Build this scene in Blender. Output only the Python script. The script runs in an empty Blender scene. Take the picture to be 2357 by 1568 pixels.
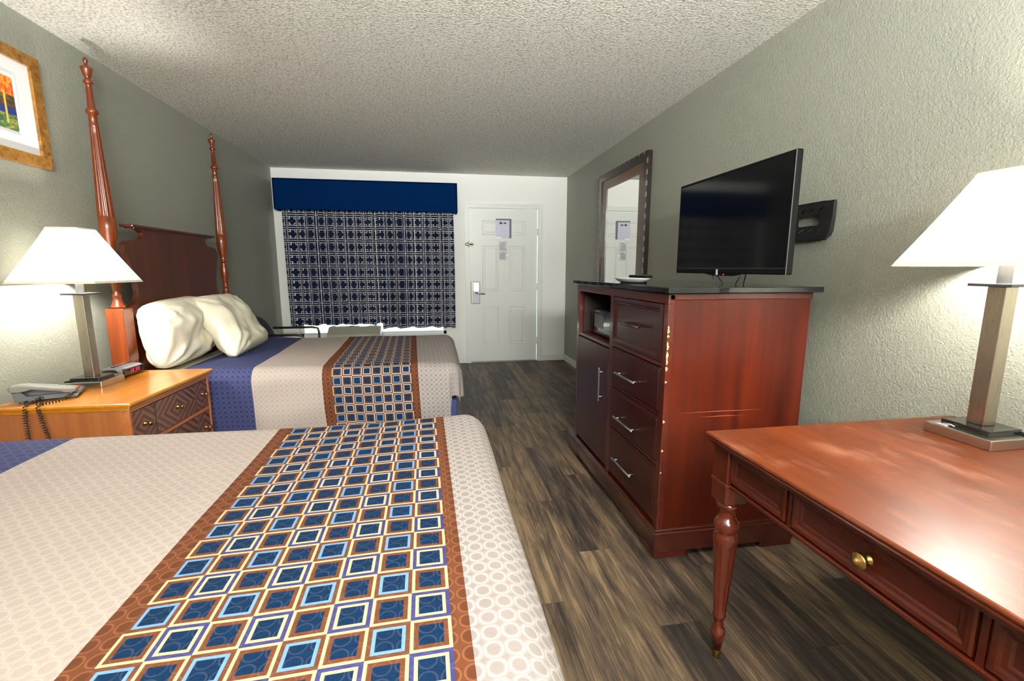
import bpy, bmesh, math, random
from mathutils import Vector, Matrix, noise
random.seed(7)
PI = math.pi
SC = bpy.context.scene
COL = SC.collection

# ------------------------------------------------------------------ room data (metres)
XL, XR, YF, YB, ZC = -1.894, 1.757, 6.05, -2.2, 2.447
CAM_Z = 1.262

# ------------------------------------------------------------------ materials
def lin(c):
    def f(v):
        v /= 255.0
        return v / 12.92 if v <= 0.04045 else ((v + 0.055) / 1.055) ** 2.4
    return (f(c[0]), f(c[1]), f(c[2]), 1.0)

class NT:
    def __init__(s, name):
        s.m = bpy.data.materials.new(name); s.m.use_nodes = True
        s.t = s.m.node_tree; s.n = s.t.nodes
        s.b = s.n['Principled BSDF']; s.out = s.n['Material Output']
    def node(s, typ, ins=None, **props):
        n = s.n.new(typ)
        for k, v in props.items(): setattr(n, k, v)
        if ins:
            for k, v in ins.items(): s.set(n.inputs[k], v)
        return n
    def set(s, sock, v):
        if isinstance(v, bpy.types.NodeSocket): s.t.links.new(v, sock)
        else: sock.default_value = v
    def p(s, **kw):
        names = dict(color='Base Color', rough='Roughness', metal='Metallic', normal='Normal', coat='Coat Weight',
                     coatr='Coat Roughness', spec='Specular IOR Level', emit='Emission Color', emits='Emission Strength',
                     sheen='Sheen Weight', trans='Transmission Weight', ior='IOR', alpha='Alpha', aniso='Anisotropic')
        for k, v in kw.items(): s.set(s.b.inputs[names[k]], v)
        return s
    def M(s, op, a, b=None, c=None):
        n = s.n.new('ShaderNodeMath'); n.operation = op
        s.set(n.inputs[0], a)
        if b is not None: s.set(n.inputs[1], b)
        if c is not None: s.set(n.inputs[2], c)
        return n.outputs[0]
    def mix(s, f, a, b):
        n = s.n.new('ShaderNodeMix'); n.data_type = 'RGBA'
        s.set(n.inputs[0], f); s.set(n.inputs[6], a); s.set(n.inputs[7], b)
        return n.outputs[2]
    def coord(s, which='Object', scale=(1, 1, 1), loc=(0, 0, 0), rot=(0, 0, 0)):
        tc = s.node('ShaderNodeTexCoord')
        mp = s.node('ShaderNodeMapping', {'Vector': tc.outputs[which], 'Scale': scale, 'Location': loc, 'Rotation': rot})
        return mp.outputs[0]
    def noise(s, vec, scale=5, detail=4, rough=.5, dist=0):
        n = s.node('ShaderNodeTexNoise', {'Vector': vec, 'Scale': scale, 'Detail': detail, 'Roughness': rough, 'Distortion': dist})
        return n.outputs['Fac']
    def ramp(s, fac, stops, interp='LINEAR'):
        n = s.node('ShaderNodeValToRGB', {'Fac': fac}); cr = n.color_ramp; cr.interpolation = interp
        while len(cr.elements) < len(stops): cr.elements.new(.5)
        for e, (p, c) in zip(cr.elements, stops): e.position = p; e.color = c
        return n.outputs['Color']
    def bump(s, h, strength=.3, dist=.01):
        n = s.node('ShaderNodeBump', {'Height': h, 'Strength': strength, 'Distance': dist})
        s.p(normal=n.outputs[0]); return n.outputs[0]

def plain(name, c, rough=.5, metal=0, coat=0, var=.06, bump=0, scale=40, spec=.5):
    t = NT(name); v = t.coord()
    f = t.noise(v, scale, 3)
    a = tuple(x * (1 - var) for x in c[:3]) + (1,); b = tuple(min(1, x * (1 + var)) for x in c[:3]) + (1,)
    t.p(color=t.mix(f, a, b), rough=rough, metal=metal, coat=coat, spec=spec)
    if bump: t.bump(f, bump, .004)
    return t.m

def paint_wall(name, c, bump=.35, rough=.55, scale=75):
    t = NT(name); v = t.coord()
    big = t.noise(v, 1.3, 2); f = t.noise(v, scale, 3, .55); g = t.noise(v, scale * .4, 2)
    a = tuple(x * .95 for x in c[:3]) + (1,); b = tuple(x * 1.05 for x in c[:3]) + (1,)
    t.p(color=t.mix(big, a, b), rough=rough, spec=.35)
    h = t.M('ADD', t.M('POWER', f, 2.2), t.M('MULTIPLY', g, .4))
    t.bump(h, bump, .006)
    return t.m

def popcorn(name):
    t = NT(name); v = t.coord()
    vo = t.node('ShaderNodeTexVoronoi', {'Vector': v, 'Scale': 75.0})
    f = t.noise(v, 110, 4, .65)
    h = t.M('ADD', t.M('MULTIPLY', t.M('SUBTRACT', 1.0, vo.outputs['Distance']), .6), f)
    sp = t.ramp(h, [(.55, lin((196, 193, 180))), (.82, lin((240, 238, 228))), (1.0, lin((250, 249, 242)))])
    t.p(color=sp, rough=.85, spec=.2)
    t.bump(h, .6, .012)
    return t.m

def wood(name, dark, light, axis='y', rough=.32, coat=.35, fine=1.0, contrast=.5, spec=.5):
    t = NT(name)
    sc = {'x': (1.2, 22, 22), 'y': (22, 1.2, 22), 'z': (22, 22, 1.2)}[axis]
    v = t.coord('Object', tuple(q * fine for q in sc))
    f = t.noise(v, 2.2, 6, .6, .6)
    g = t.noise(t.coord('Object', tuple(q * .22 for q in sc)), 2.5, 3, .5, .3)
    mixf = t.M('ADD', t.M('MULTIPLY', f, contrast), t.M('MULTIPLY', g, 1 - contrast))
    col = t.ramp(mixf, [(.3, dark), (.52, tuple((a + b) / 2 for a, b in zip(dark, light))), (.72, light)])
    t.p(color=col, rough=rough, coat=coat, coatr=.12, spec=spec)
    t.bump(f, .05, .002)
    return t.m

def floor_mat():
    t = NT('plank_floor')
    v = t.coord('Object')
    sx = t.node('ShaderNodeSeparateXYZ', {'Vector': v})
    x, y = sx.outputs[0], sx.outputs[1]
    W, L = .152, 1.22
    i = t.M('FLOOR', t.M('DIVIDE', x, W))
    off = t.M('FRACT', t.M('MULTIPLY', i, .381))
    yy = t.M('ADD', t.M('DIVIDE', y, L), off)
    j = t.M('FLOOR', yy)
    cv = t.node('ShaderNodeCombineXYZ', {'X': i, 'Y': j})
    wn = t.node('ShaderNodeTexWhiteNoise', {'Vector': cv.outputs[0]}, noise_dimensions='2D')
    rnd = wn.outputs['Value']
    # grain stretched along y, shifted per plank
    gx = t.M('ADD', t.M('MULTIPLY', x, 21.0), t.M('MULTIPLY', rnd, 37.0))
    gy = t.M('ADD', t.M('MULTIPLY', y, 1.5), t.M('MULTIPLY', rnd, 91.0))
    gv = t.node('ShaderNodeCombineXYZ', {'X': gx, 'Y': gy}).outputs[0]
    n1 = t.noise(gv, 1.1, 6, .68, .7)
    gv2 = t.node('ShaderNodeCombineXYZ', {'X': t.M('MULTIPLY', gx, 6.0), 'Y': t.M('MULTIPLY', gy, 1.6)}).outputs[0]
    n2 = t.noise(gv2, 1.4, 5, .7, .5)
    gv3 = t.node('ShaderNodeCombineXYZ', {'X': t.M('MULTIPLY', gx, .45), 'Y': t.M('MULTIPLY', gy, 1.1)}).outputs[0]
    n3 = t.noise(gv3, 1.6, 4, .6, 1.2)
    f = t.M('ADD', t.M('ADD', t.M('MULTIPLY', n1, .46), t.M('MULTIPLY', n2, .40)), t.M('MULTIPLY', t.M('SUBTRACT', rnd, .5), .14))
    f = t.M('ADD', f, t.M('MULTIPLY', t.M('SUBTRACT', n3, .5), .30))
    col = t.ramp(f, [(.28, lin((22, 19, 17))), (.38, lin((48, 40, 35))), (.45, lin((78, 65, 52))), (.53, lin((116, 97, 75))), (.68, lin((152, 129, 100)))])
    fx = t.M('FRACT', t.M('DIVIDE', x, W)); fy = t.M('FRACT', yy)
    ex = t.M('MINIMUM', fx, t.M('SUBTRACT', 1.0, fx)); ey = t.M('MINIMUM', fy, t.M('SUBTRACT', 1.0, fy))
    seam = t.M('MAXIMUM', t.M('LESS_THAN', ex, .010), t.M('LESS_THAN', ey, .0016))
    col = t.mix(t.M('MULTIPLY', seam, .5), col, lin((28, 22, 18)))
    rg = t.M('ADD', .42, t.M('MULTIPLY', n2, .22))
    t.p(color=col, rough=rg, spec=.4)
    t.bump(t.M('SUBTRACT', n2, t.M('MULTIPLY', seam, .8)), .18, .003)
    return t.m

def uv_xy(t):
    u = t.node('ShaderNodeUVMap')
    s = t.node('ShaderNodeSeparateXYZ', {'Vector': u.outputs[0]})
    return s.outputs[0], s.outputs[1]

def ring_pattern(t, u, v, per):
    """returns (ring mask, disc mask, star mask)"""
    a = t.M('SUBTRACT', t.M('FRACT', t.M('DIVIDE', u, per)), .5)
    b = t.M('SUBTRACT', t.M('FRACT', t.M('DIVIDE', v, per)), .5)
    r = t.M('SQRT', t.M('ADD', t.M('MULTIPLY', a, a), t.M('MULTIPLY', b, b)))
    ring = t.M('LESS_THAN', t.M('ABSOLUTE', t.M('SUBTRACT', r, .415)), .045)
    disc = t.M('LESS_THAN', r, .315)
    star = t.M('GREATER_THAN', r, .56)
    return ring, disc, star

def spread_mat(name, u0, r0, r1, r2, r3, skew=0.0, vref=0.0):
    """printed bedspread; u runs from head to foot in metres, v across the bed"""
    t = NT(name)
    u, v = uv_xy(t)
    u = t.M('ADD', u, t.M('MULTIPLY', t.M('SUBTRACT', v, vref), skew))
    cell = (r2 - r1) / 8.0
    gu = t.M('DIVIDE', t.M('SUBTRACT', u, r1), cell); gv = t.M('DIVIDE', v, cell)
    i, j = t.M('FLOOR', gu), t.M('FLOOR', gv)
    fu = t.M('ABSOLUTE', t.M('SUBTRACT', t.M('FRACT', gu), .5)); fv = t.M('ABSOLUTE', t.M('SUBTRACT', t.M('FRACT', gv), .5))
    d = t.M('MAXIMUM', fu, fv)
    par = t.M('FLOORED_MODULO', t.M('ADD', i, j), 2.0); ie = t.M('FLOORED_MODULO', i, 2.0)
    blue, cream, brown = lin((4, 32, 60)), lin((188, 168, 132)), lin((88, 50, 30))
    lblue, purp = lin((102, 138, 180)), lin((50, 49, 94))
    big, mid = t.M('GREATER_THAN', d, .392), t.M('GREATER_THAN', d, .305)
    A = t.mix(t.M('GREATER_THAN', d, .415), t.mix(t.M('GREATER_THAN', d, .30), blue, brown), cream)
    B = t.mix(big, t.mix(mid, blue, lblue), brown)
    Cc = t.mix(big, t.mix(mid, blue, cream), purp)
    grid = t.mix(par, A, t.mix(ie, B, Cc))
    ring, disc, star = ring_pattern(t, u, v, cell * .5)
    tan, tan_hi, tan_lo = lin((148, 140, 138)), lin((167, 160, 158)), lin((132, 123, 121))
    tanc = t.mix(t.M('MAXIMUM', disc, star), t.mix(ring, tan, tan_hi), tan_lo)
    tanc = t.mix(t.M('MULTIPLY', t.M('LESS_THAN', u, r0), .6), tanc, lin((172, 158, 149)))  # head-side tan print muted and paler, glare put into the colour
    nav = t.mix(ring, t.mix(disc, lin((53, 57, 92)), lin((47, 50, 82))), lin((68, 73, 110)))
    brn = t.mix(ring, t.mix(disc, brown, lin((78, 43, 25))), lin((110, 69, 46)))
    gridc = t.mix(t.M('MULTIPLY', ring, .03), grid, lin((190, 190, 200)))
    c = t.mix(t.M('GREATER_THAN', u, u0), nav, tanc)
    c = t.mix(t.M('GREATER_THAN', u, r0), c, brn)
    c = t.mix(t.M('GREATER_THAN', u, r1), c, gridc)
    c = t.mix(t.M('GREATER_THAN', u, r2), c, brn)
    c = t.mix(t.M('GREATER_THAN', u, r3), c, tanc)
    w = t.node('ShaderNodeTexCoord').outputs['UV']
    n = t.noise(w, 6, 4); fine = t.noise(w, 420, 2)
    t.p(color=c, rough=.8, spec=.12)
    t.bump(t.M('ADD', t.M('MULTIPLY', n, .6), t.M('ADD', t.M('MULTIPLY', fine, .12), t.M('MULTIPLY', ring, .06))), .32, .02)
    return t.m

def curtain_mat():
    t = NT('lattice_curtain')
    u, v = uv_xy(t); P = .152
    x = t.M('ABSOLUTE', t.M('SUBTRACT', t.M('FRACT', t.M('DIVIDE', u, P)), .5))
    y = t.M('ABSOLUTE', t.M('SUBTRACT', t.M('FRACT', t.M('DIVIDE', v, P)), .5))
    w = .021
    def line(q, c): return t.M('LESS_THAN', t.M('ABSOLUTE', t.M('SUBTRACT', q, c)), w)
    def gt(q, c): return t.M('GREATER_THAN', q, c)
    def lt(q, c): return t.M('LESS_THAN', q, c)
    AND = lambda a, b: t.M('MULTIPLY', a, b)
    OR = lambda a, b: t.M('MAXIMUM', a, b)
    m = OR(lt(y, w), lt(x, w))
    m = OR(m, AND(line(y, .17), gt(x, .08)))
    m = OR(m, AND(line(x, .17), gt(y, .08)))
    sq = t.M('MAXIMUM', t.M('ABSOLUTE', t.M('SUBTRACT', x, .25)), t.M('ABSOLUTE', t.M('SUBTRACT', y, .25)))
    m = OR(m, line(sq, .085))
    n = t.noise(t.node('ShaderNodeTexCoord').outputs['UV'], 30, 3)
    navy = t.mix(n, lin((5, 16, 42)), lin((8, 30, 70)))
    col = t.mix(m, navy, lin((226, 224, 218)))
    t.p(color=col, rough=.75, spec=.2, sheen=.1)
    tr = t.node('ShaderNodeBsdfTranslucent', {'Color': col})
    mx = t.node('ShaderNodeMixShader', {0: .16, 1: t.b.outputs[0], 2: tr.outputs[0]})
    t.t.links.new(mx.outputs[0], t.out.inputs[0])
    return t.m

def marquetry():
    t = NT('diamond_marquetry')
    u, v = uv_xy(t)      # u,v in -1..1 on each drawer front
    d = t.M('ADD', t.M('ABSOLUTE', u), t.M('ABSOLUTE', v))
    s = t.M('LESS_THAN', t.M('FRACT', t.M('ADD', t.M('MULTIPLY', d, 2.1), .12)), .5)
    g = t.noise(t.coord('Object', (30, 30, 3)), 3, 4)
    c1 = t.mix(g, lin((112, 62, 44)), lin((144, 86, 62))); c2 = t.mix(g, lin((56, 40, 34)), lin((78, 58, 48)))
    t.p(color=t.mix(s, c1, c2), rough=.38, coat=.2, coatr=.2)
    return t.m

def metal(name, c, rough=.3, var=.04, scale=(220, 220, 3)):
    t = NT(name); f = t.noise(t.coord('Object', scale), 3, 3)
    a = tuple(x * (1 - var) for x in c[:3]) + (1,); b = tuple(min(1, x * (1 + var)) for x in c[:3]) + (1,)
    t.p(color=t.mix(f, a, b), metal=1.0, rough=t.M('ADD', rough - .02, t.M('MULTIPLY', f, .04)))
    return t.m

def emitter(name, c, s):
    t = NT(name); f = t.noise(t.coord(), 3, 1)
    t.p(color=c, emit=t.mix(f, c, c), emits=s); return t.m

def shade_mat():
    t = NT('lamp_shade_cloth')
    f = t.noise(t.coord('Object', (200, 200, 200)), 2, 2)
    col = t.mix(f, (.86, .83, .76, 1), (.93, .90, .84, 1))
    df = t.node('ShaderNodeBsdfDiffuse', {'Color': col})
    tr = t.node('ShaderNodeBsdfTranslucent', {'Color': col})
    mx = t.node('ShaderNodeMixShader', {0: .42, 1: df.outputs[0], 2: tr.outputs[0]})
    t.t.links.new(mx.outputs[0], t.out.inputs[0])
    return t.m

def glass_mat():
    t = NT('window_glass')
    f = t.noise(t.coord(), 2, 1)
    t.p(color=t.mix(f, (.95, .97, 1, 1), (1, 1, 1, 1)), rough=.02, trans=1.0, ior=1.02)
    return t.m

def picture_print():
    t = NT('abstract_tree_print')
    u, v = uv_xy(t)
    n = t.noise(t.node('ShaderNodeTexCoord').outputs['UV'], 9, 4, .6, 1.5)
    n2 = t.noise(t.coord('UV', (14, 3, 1)), 3, 3, .5, 1)
    top = t.ramp(n2, [(.35, lin((214, 52, 30))), (.5, lin((240, 110, 40))), (.65, lin((250, 180, 60)))])
    midd = t.ramp(n, [(.4, lin((50, 52, 30))), (.55, lin((86, 66, 60))), (.68, lin((150, 120, 40)))])
    low = t.ramp(n, [(.4, lin((40, 84, 50))), (.55, lin((90, 126, 80))), (.62, lin((170, 150, 60)))])
    left = t.ramp(v, [(.45, lin((120, 190, 130))), (.7, lin((130, 200, 210)))])
    m2 = t.mix(t.M('LESS_THAN', t.M('ADD', u, t.M('MULTIPLY', n, .1)), .72), midd, left)
    c = t.mix(t.M('GREATER_THAN', v, .66), m2, top)
    c = t.mix(t.M('LESS_THAN', v, .42), c, lin((36, 50, 130)))
    c = t.mix(t.M('LESS_THAN', v, .30), c, low)
    trunk = t.M('MULTIPLY', t.M('LESS_THAN', t.M('ABSOLUTE', t.M('SUBTRACT', u, .88)), .012), t.M('LESS_THAN', t.M('ABSOLUTE', t.M('SUBTRACT', v, .42)), .3))
    c = t.mix(trunk, c, lin((226, 190, 70)))
    t.p(color=c, rough=.5); return t.m

M = {}
M['wall_grey'] = paint_wall('grey_wall_paint', (.300, .306, .256, 1), .55, .55, 125)
M['wall_white'] = paint_wall('white_wall_paint', (.86, .86, .82, 1), .12)
M['ceiling'] = popcorn('popcorn_ceiling')
M['floor'] = floor_mat()
M['trim'] = plain('white_trim_paint', (.76, .77, .73, 1), .4, bump=.03)
M['door'] = plain('white_door_paint', (.74, .76, .72, 1), .38, var=.03)
CH_D, CH_L = lin((78, 26, 14)), lin((150, 60, 28))
M['bed_wood_z'] = wood('honey_cherry_post', lin((76, 26, 5)), lin((134, 60, 13)), 'z', .28, .35)
M['bed_wood'] = wood('dark_cherry_panel', lin((58, 22, 13)), lin((96, 42, 24)), 'z', .34, .3)
M['bed_rail'] = wood('cherry_rail', lin((58, 22, 13)), lin((96, 42, 24)), 'x', .34, .3)
M['ns_top'] = wood('honey_oak_top', lin((172, 98, 16)), lin((212, 138, 34)), 'y', .3, .4, .8)
M['ns_side'] = wood('honey_oak_side', lin((132, 74, 36)), lin((170, 104, 58)), 'z', .36, .25, .8)
M['ns_rail'] = wood('honey_oak_rail', lin((150, 84, 40)), lin((186, 112, 62)), 'y', .36, .25, .8)
M['marq'] = marquetry()
M['desk_top'] = wood('cherry_desk_top', lin((70, 27, 8)), lin((106, 48, 18)), 'y', .40, .10, .7, .45, .28)
def scuff(m):
    nt = m.node_tree; b = nt.nodes['Principled BSDF']; base = b.inputs['Base Color'].links[0].from_socket
    tc = nt.nodes.new('ShaderNodeTexCoord'); mp = nt.nodes.new('ShaderNodeMapping'); mp.inputs['Scale'].default_value = (5, 2.2, 5); mp.inputs['Rotation'].default_value = (0, 0, .5)
    n = nt.nodes.new('ShaderNodeTexNoise'); n.inputs['Scale'].default_value = 2.4; n.inputs['Detail'].default_value = 9; n.inputs['Roughness'].default_value = .72
    r = nt.nodes.new('ShaderNodeValToRGB'); r.color_ramp.elements[0].position = .54; r.color_ramp.elements[0].color = (0, 0, 0, 1); r.color_ramp.elements[1].position = .78; r.color_ramp.elements[1].color = (.24, .24, .24, 1)
    mx = nt.nodes.new('ShaderNodeMix'); mx.data_type = 'RGBA'; mx.inputs[7].default_value = lin((206, 150, 122))
    L = nt.links; L.new(tc.outputs['Object'], mp.inputs[0]); L.new(mp.outputs[0], n.inputs['Vector']); L.new(n.outputs['Fac'], r.inputs[0]); L.new(r.outputs[0], mx.inputs[0]); L.new(base, mx.inputs[6]); L.new(mx.outputs[2], b.inputs['Base Color'])
    ma = nt.nodes.new('ShaderNodeMath'); ma.operation = 'MULTIPLY_ADD'; ma.inputs[1].default_value = .3; ma.inputs[2].default_value = .22; L.new(n.outputs['Fac'], ma.inputs[0]); L.new(ma.outputs[0], b.inputs['Roughness'])
scuff(M['desk_top'])
M['desk_wood'] = wood('cherry_desk_apron', lin((46, 11, 4)), lin((84, 27, 10)), 'y', .32, .15, spec=.35)
M['desk_leg'] = wood('cherry_desk_leg', lin((56, 14, 5)), lin((94, 31, 12)), 'z', .22, .4)
M['chest_z'] = wood('cherry_chest_side', lin((44, 9, 4)), lin((82, 25, 8)), 'z', .34, .2, .8, .4, .3)
M['chest_front'] = wood('mahogany_chest_front', lin((38, 9, 8)), lin((62, 17, 13)), 'z', .30, .3, .8, .4, .4)
M['chest_y'] = wood('mahogany_chest_rail', lin((50, 13, 8)), lin((88, 28, 14)), 'y', .28, .5, .8)
M['plinth'] = wood('polished_plinth', lin((44, 11, 7)), lin((80, 25, 12)), 'y', .2, 1.0, .8)
M['chest_in'] = plain('recess_shade', lin((30, 14, 10)), .5)  # dark brown carries the shade inside the cubby
M['chip'] = plain('bare_wood_chip', lin((214, 160, 112)), .6)
M['scratch'] = plain('pale_scratch', lin((176, 92, 64)), .5)
M['granite'] = plain('black_polished_top', (.006, .007, .008, 1), .08, coat=.6, var=.4, scale=260)
M['nickel'] = metal('brushed_nickel', lin((206, 202, 192)), .3)
M['nickel_dark'] = metal('dark_brushed_bronze', lin((186, 176, 160)), .28)
M['handle'] = metal('grey_metal_handle', lin((150, 150, 150)), .35, scale=(20, 20, 20))
M['bronze_handle'] = metal('bronze_handle', lin((96, 84, 66)), .35, scale=(20, 20, 20))
M['brass'] = metal('antique_brass', lin((176, 140, 82)), .3, .25, (30, 30, 30))
M['chrome'] = metal('satin_chrome', lin((205, 205, 210)), .22)
M['lock_dark'] = metal('dark_lock_frame', lin((128, 120, 112)), .4)
M['black_gloss'] = plain('black_gloss', (.008, .009, .009, 1), .15, coat=.5)
M['black_plastic'] = plain('black_plastic', (.005, .005, .005, 1), .7, spec=.08)
M['black_metal'] = plain('black_powder_coat', (.010, .010, .011, 1), .42, bump=.05, scale=200)
M['screen'] = plain('dark_tv_screen', (.003, .003, .004, 1), .09, var=.02, spec=.5)
M['grey_plastic'] = plain('grey_plastic', lin((120, 118, 112)), .38)
M['dgrey_plastic'] = plain('dark_grey_plastic', lin((86, 88, 92)), .35)
M['silver_plastic'] = plain('silver_plastic', lin((140, 144, 150)), .3, metal=.4)
M['lgrey_plastic'] = plain('light_grey_plastic', lin((198, 198, 196)), .4)
M['red_plastic'] = plain('red_plastic', lin((206, 60, 50)), .4)
M['led_red'] = emitter('red_clock_digits', lin((220, 40, 70)), .8)
M['white_plastic'] = plain('white_plastic', (.82, .82, .82, 1), .25)
M['sheet'] = plain('cream_cotton', lin((236, 230, 208)), .8, var=.03, bump=.08, scale=300)
M['navy_skirt'] = plain('navy_skirt_fabric', lin((44, 52, 98)), .8, bump=.1, scale=200)
M['valance'] = plain('navy_valance_fabric', lin((1, 34, 80)), .95, bump=.06, scale=300, spec=.05)
M['curtain'] = curtain_mat()
M['shade'] = shade_mat()
M['shade_trim'] = plain('cream_shade_trim', lin((226, 216, 198)), .8)
M['bulb'] = emitter('lamp_bulb_glow', (1.0, .965, .88, 1), 620)
M['gold_frame'] = None
def goldframe():
    t = NT('antique_gold_frame'); n = t.noise(t.coord('Object', (6, 6, 6)), 4, 6, .6, 1)
    t.p(color=t.ramp(n, [(.3, lin((96, 62, 22))), (.5, lin((160, 112, 48))), (.7, lin((186, 140, 72)))]), rough=.38, metal=.35)
    t.bump(n, .15, .004); return t.m
M['gold_frame'] = goldframe()
M['mat_board'] = plain('white_mat_board', (.84, .84, .85, 1), .8, var=.01)
M['print'] = picture_print()
M['dark_frame'] = plain('espresso_frame', lin((22, 17, 15)), .3, coat=.3)
M['bronze_frame'] = wood('bronze_inner_frame', lin((64, 36, 14)), lin((112, 72, 26)), 'y', .35, .2)
M['gold_block'] = plain('gold_leaf_blocks', lin((150, 120, 74)), .4, metal=.4, var=.3)
def mirror_mat():
    t = NT('mirror_glass'); f = t.noise(t.coord(), 2, 1)
    t.p(color=t.mix(f, (.86, .88, .86, 1), (.90, .91, .89, 1)), metal=1.0, rough=.015); return t.m
M['mirror'] = mirror_mat()
M['paper'] = plain('lavender_paper', lin((206, 206, 224)), .5, var=.02)
M['paper_w'] = plain('white_paper', lin((214, 214, 218)), .5, var=.02)
M['ink'] = plain('grey_ink', lin((118, 118, 132)), .7)
M['ink_dark'] = plain('dark_ink', lin((70, 70, 84)), .7)
M['tape'] = plain('clear_tape', (.92, .92, .92, 1), .15)
M['ac'] = plain('beige_grey_ac_plastic', lin((150, 148, 134)), .45)
M['glass'] = glass_mat()
M['cord'] = plain('black_cord', (.01, .01, .011, 1), .35)
M['chair_black'] = plain('black_chair_vinyl', (.012, .012, .014, 1), .35, coat=.2)

# ------------------------------------------------------------------ mesh builder
class MB:
    def __init__(s): s.v = []; s.f = []; s.sm = []; s.uv = {}
    def add(s, verts, faces, smooth=False, mat=None):
        o = len(s.v)
        s.v += [tuple(mat @ Vector(v)) if mat else tuple(v) for v in verts]
        for f in faces: s.f.append(tuple(i + o for i in f)); s.sm.append(smooth)
        return s
    def bm_add(s, bm, smooth=False, mat=None):
        bm.verts.ensure_lookup_table(); bm.verts.index_update()
        s.add([v.co[:] for v in bm.verts], [[v.index for v in f.verts] for f in bm.faces], smooth, mat); bm.free(); return s
    def box(s, x0, x1, y0, y1, z0, z1, bev=0.0, mat=None, seg=2):
        bm = bmesh.new()
        bmesh.ops.create_cube(bm, size=1.0)
        for v in bm.verts:
            v.co = ((x0 + x1) / 2 + v.co.x * (x1 - x0), (y0 + y1) / 2 + v.co.y * (y1 - y0), (z0 + z1) / 2 + v.co.z * (z1 - z0))
        if bev > 0:
            bev = min(bev, .45 * min(abs(x1 - x0), abs(y1 - y0), abs(z1 - z0)))
            bmesh.ops.bevel(bm, geom=bm.edges[:], offset=bev, segments=seg, profile=.5, affect='EDGES')
        bmesh.ops.recalc_face_normals(bm, faces=bm.faces[:])
        return s.bm_add(bm, False, mat)
    def lathe(s, prof, cx=0, cy=0, seg=24, flute=None, mat=None, smooth=True):
        """prof: list of (z, r); flute=(z0,z1,count,depth)"""
        vs = []; fs = []
        for z, r in prof:
            for k in range(seg):
                a = 2 * PI * k / seg; rr = r
                if flute and flute[0] <= z <= flute[1]:
                    rr = r * (1 - flute[3] * (0.5 + 0.5 * math.cos(a * flute[2])) ** 2)
                vs.append((cx + rr * math.cos(a), cy + rr * math.sin(a), z))
        n = len(prof)
        for i in range(n - 1):
            for k in range(seg):
                k2 = (k + 1) % seg
                fs.append((i * seg + k, i * seg + k2, (i + 1) * seg + k2, (i + 1) * seg + k))
        fs.append(tuple(reversed(range(seg)))); fs.append(tuple((n - 1) * seg + k for k in range(seg)))
        return s.add(vs, fs, smooth, mat)
    def tube(s, pts, r, seg=8, smooth=True, closed=False):
        pts = [Vector(p) for p in pts]; n = len(pts); vs = []; fs = []
        t0 = (pts[1] - pts[0]).normalized()
        up = Vector((0, 0, 1)) if abs(t0.z) < .9 else Vector((1, 0, 0))
        nrm = t0.cross(up).normalized()
        for i in range(n):
            if i == 0: t = pts[1] - pts[0]
            elif i == n - 1: t = pts[-1] - pts[-2]
            else: t = (pts[i + 1] - pts[i]).normalized() + (pts[i] - pts[i - 1]).normalized()
            t.normalize()
            nrm = (nrm - t * nrm.dot(t)).normalized(); b = t.cross(nrm)
            rr = r[i] if isinstance(r, (list, tuple)) else r
            for k in range(seg):
                a = 2 * PI * k / seg
                vs.append(pts[i] + (nrm * math.cos(a) + b * math.sin(a)) * rr)
        for i in range(n - 1):
            for k in range(seg):
                k2 = (k + 1) % seg
                fs.append((i * seg + k, i * seg + k2, (i + 1) * seg + k2, (i + 1) * seg + k))
        fs.append(tuple(reversed(range(seg)))); fs.append(tuple((n - 1) * seg + k for k in range(seg)))
        return s.add(vs, fs, smooth)
    def prism(s, poly, a0, a1, axis='x', mat=None):
        """poly in the plane perpendicular to axis: axis x -> (y,z); y -> (x,z); z -> (x,y)"""
        def P(p, a): return {'x': (a, p[0], p[1]), 'y': (p[0], a, p[1]), 'z': (p[0], p[1], a)}[axis]
        n = len(poly)
        vs = [P(p, a0) for p in poly] + [P(p, a1) for p in poly]
        bm = bmesh.new(); bv = [bm.verts.new(v) for v in vs]
        bm.faces.new(bv[:n]); bm.faces.new(bv[n:])
        for i in range(n):
            j = (i + 1) % n; bm.faces.new((bv[i], bv[j], bv[n + j], bv[n + i]))
        bmesh.ops.recalc_face_normals(bm, faces=bm.faces[:])
        return s.bm_add(bm, False, mat)
    def grid(s, fn, nu, nv, smooth=True, uvfn=None, keep=None):
        o = len(s.v)
        for i in range(nu + 1):
            for j in range(nv + 1):
                s.v.append(tuple(fn(i / nu, j / nv)))
                if uvfn: s.uv[o + i * (nv + 1) + j] = uvfn(i / nu, j / nv)
        for i in range(nu):
            for j in range(nv):
                if keep and not keep((i + .5) / nu, (j + .5) / nv): continue
                a = o + i * (nv + 1) + j
                s.f.append((a, a + nv + 1, a + nv + 2, a + 1)); s.sm.append(smooth)
        return s
    def mould(s, axis, base, a0, a1, b0, b1, prof, sign=-1, fill=True):
        """rectangular moulding on the plane axis=base; prof: list of (inset, height towards viewer); mitred corners"""
        vs = []; fs = []
        for ins, h in prof:
            for (a, b) in ((a0 + ins, b0 + ins), (a1 - ins, b0 + ins), (a1 - ins, b1 - ins), (a0 + ins, b1 - ins)):
                w_ = base + sign * h
                vs.append((w_, a, b) if axis == 'x' else (a, w_, b))
        for i in range(len(prof) - 1):
            for k in range(4): fs.append((i * 4 + k, i * 4 + (k + 1) % 4, (i + 1) * 4 + (k + 1) % 4, (i + 1) * 4 + k))
        if fill: n = (len(prof) - 1) * 4; fs.append((n, n + 1, n + 2, n + 3))
        bm = bmesh.new(); bv = [bm.verts.new(v) for v in vs]
        for f in fs: bm.faces.new([bv[i] for i in f])
        bmesh.ops.recalc_face_normals(bm, faces=bm.faces[:])
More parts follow.
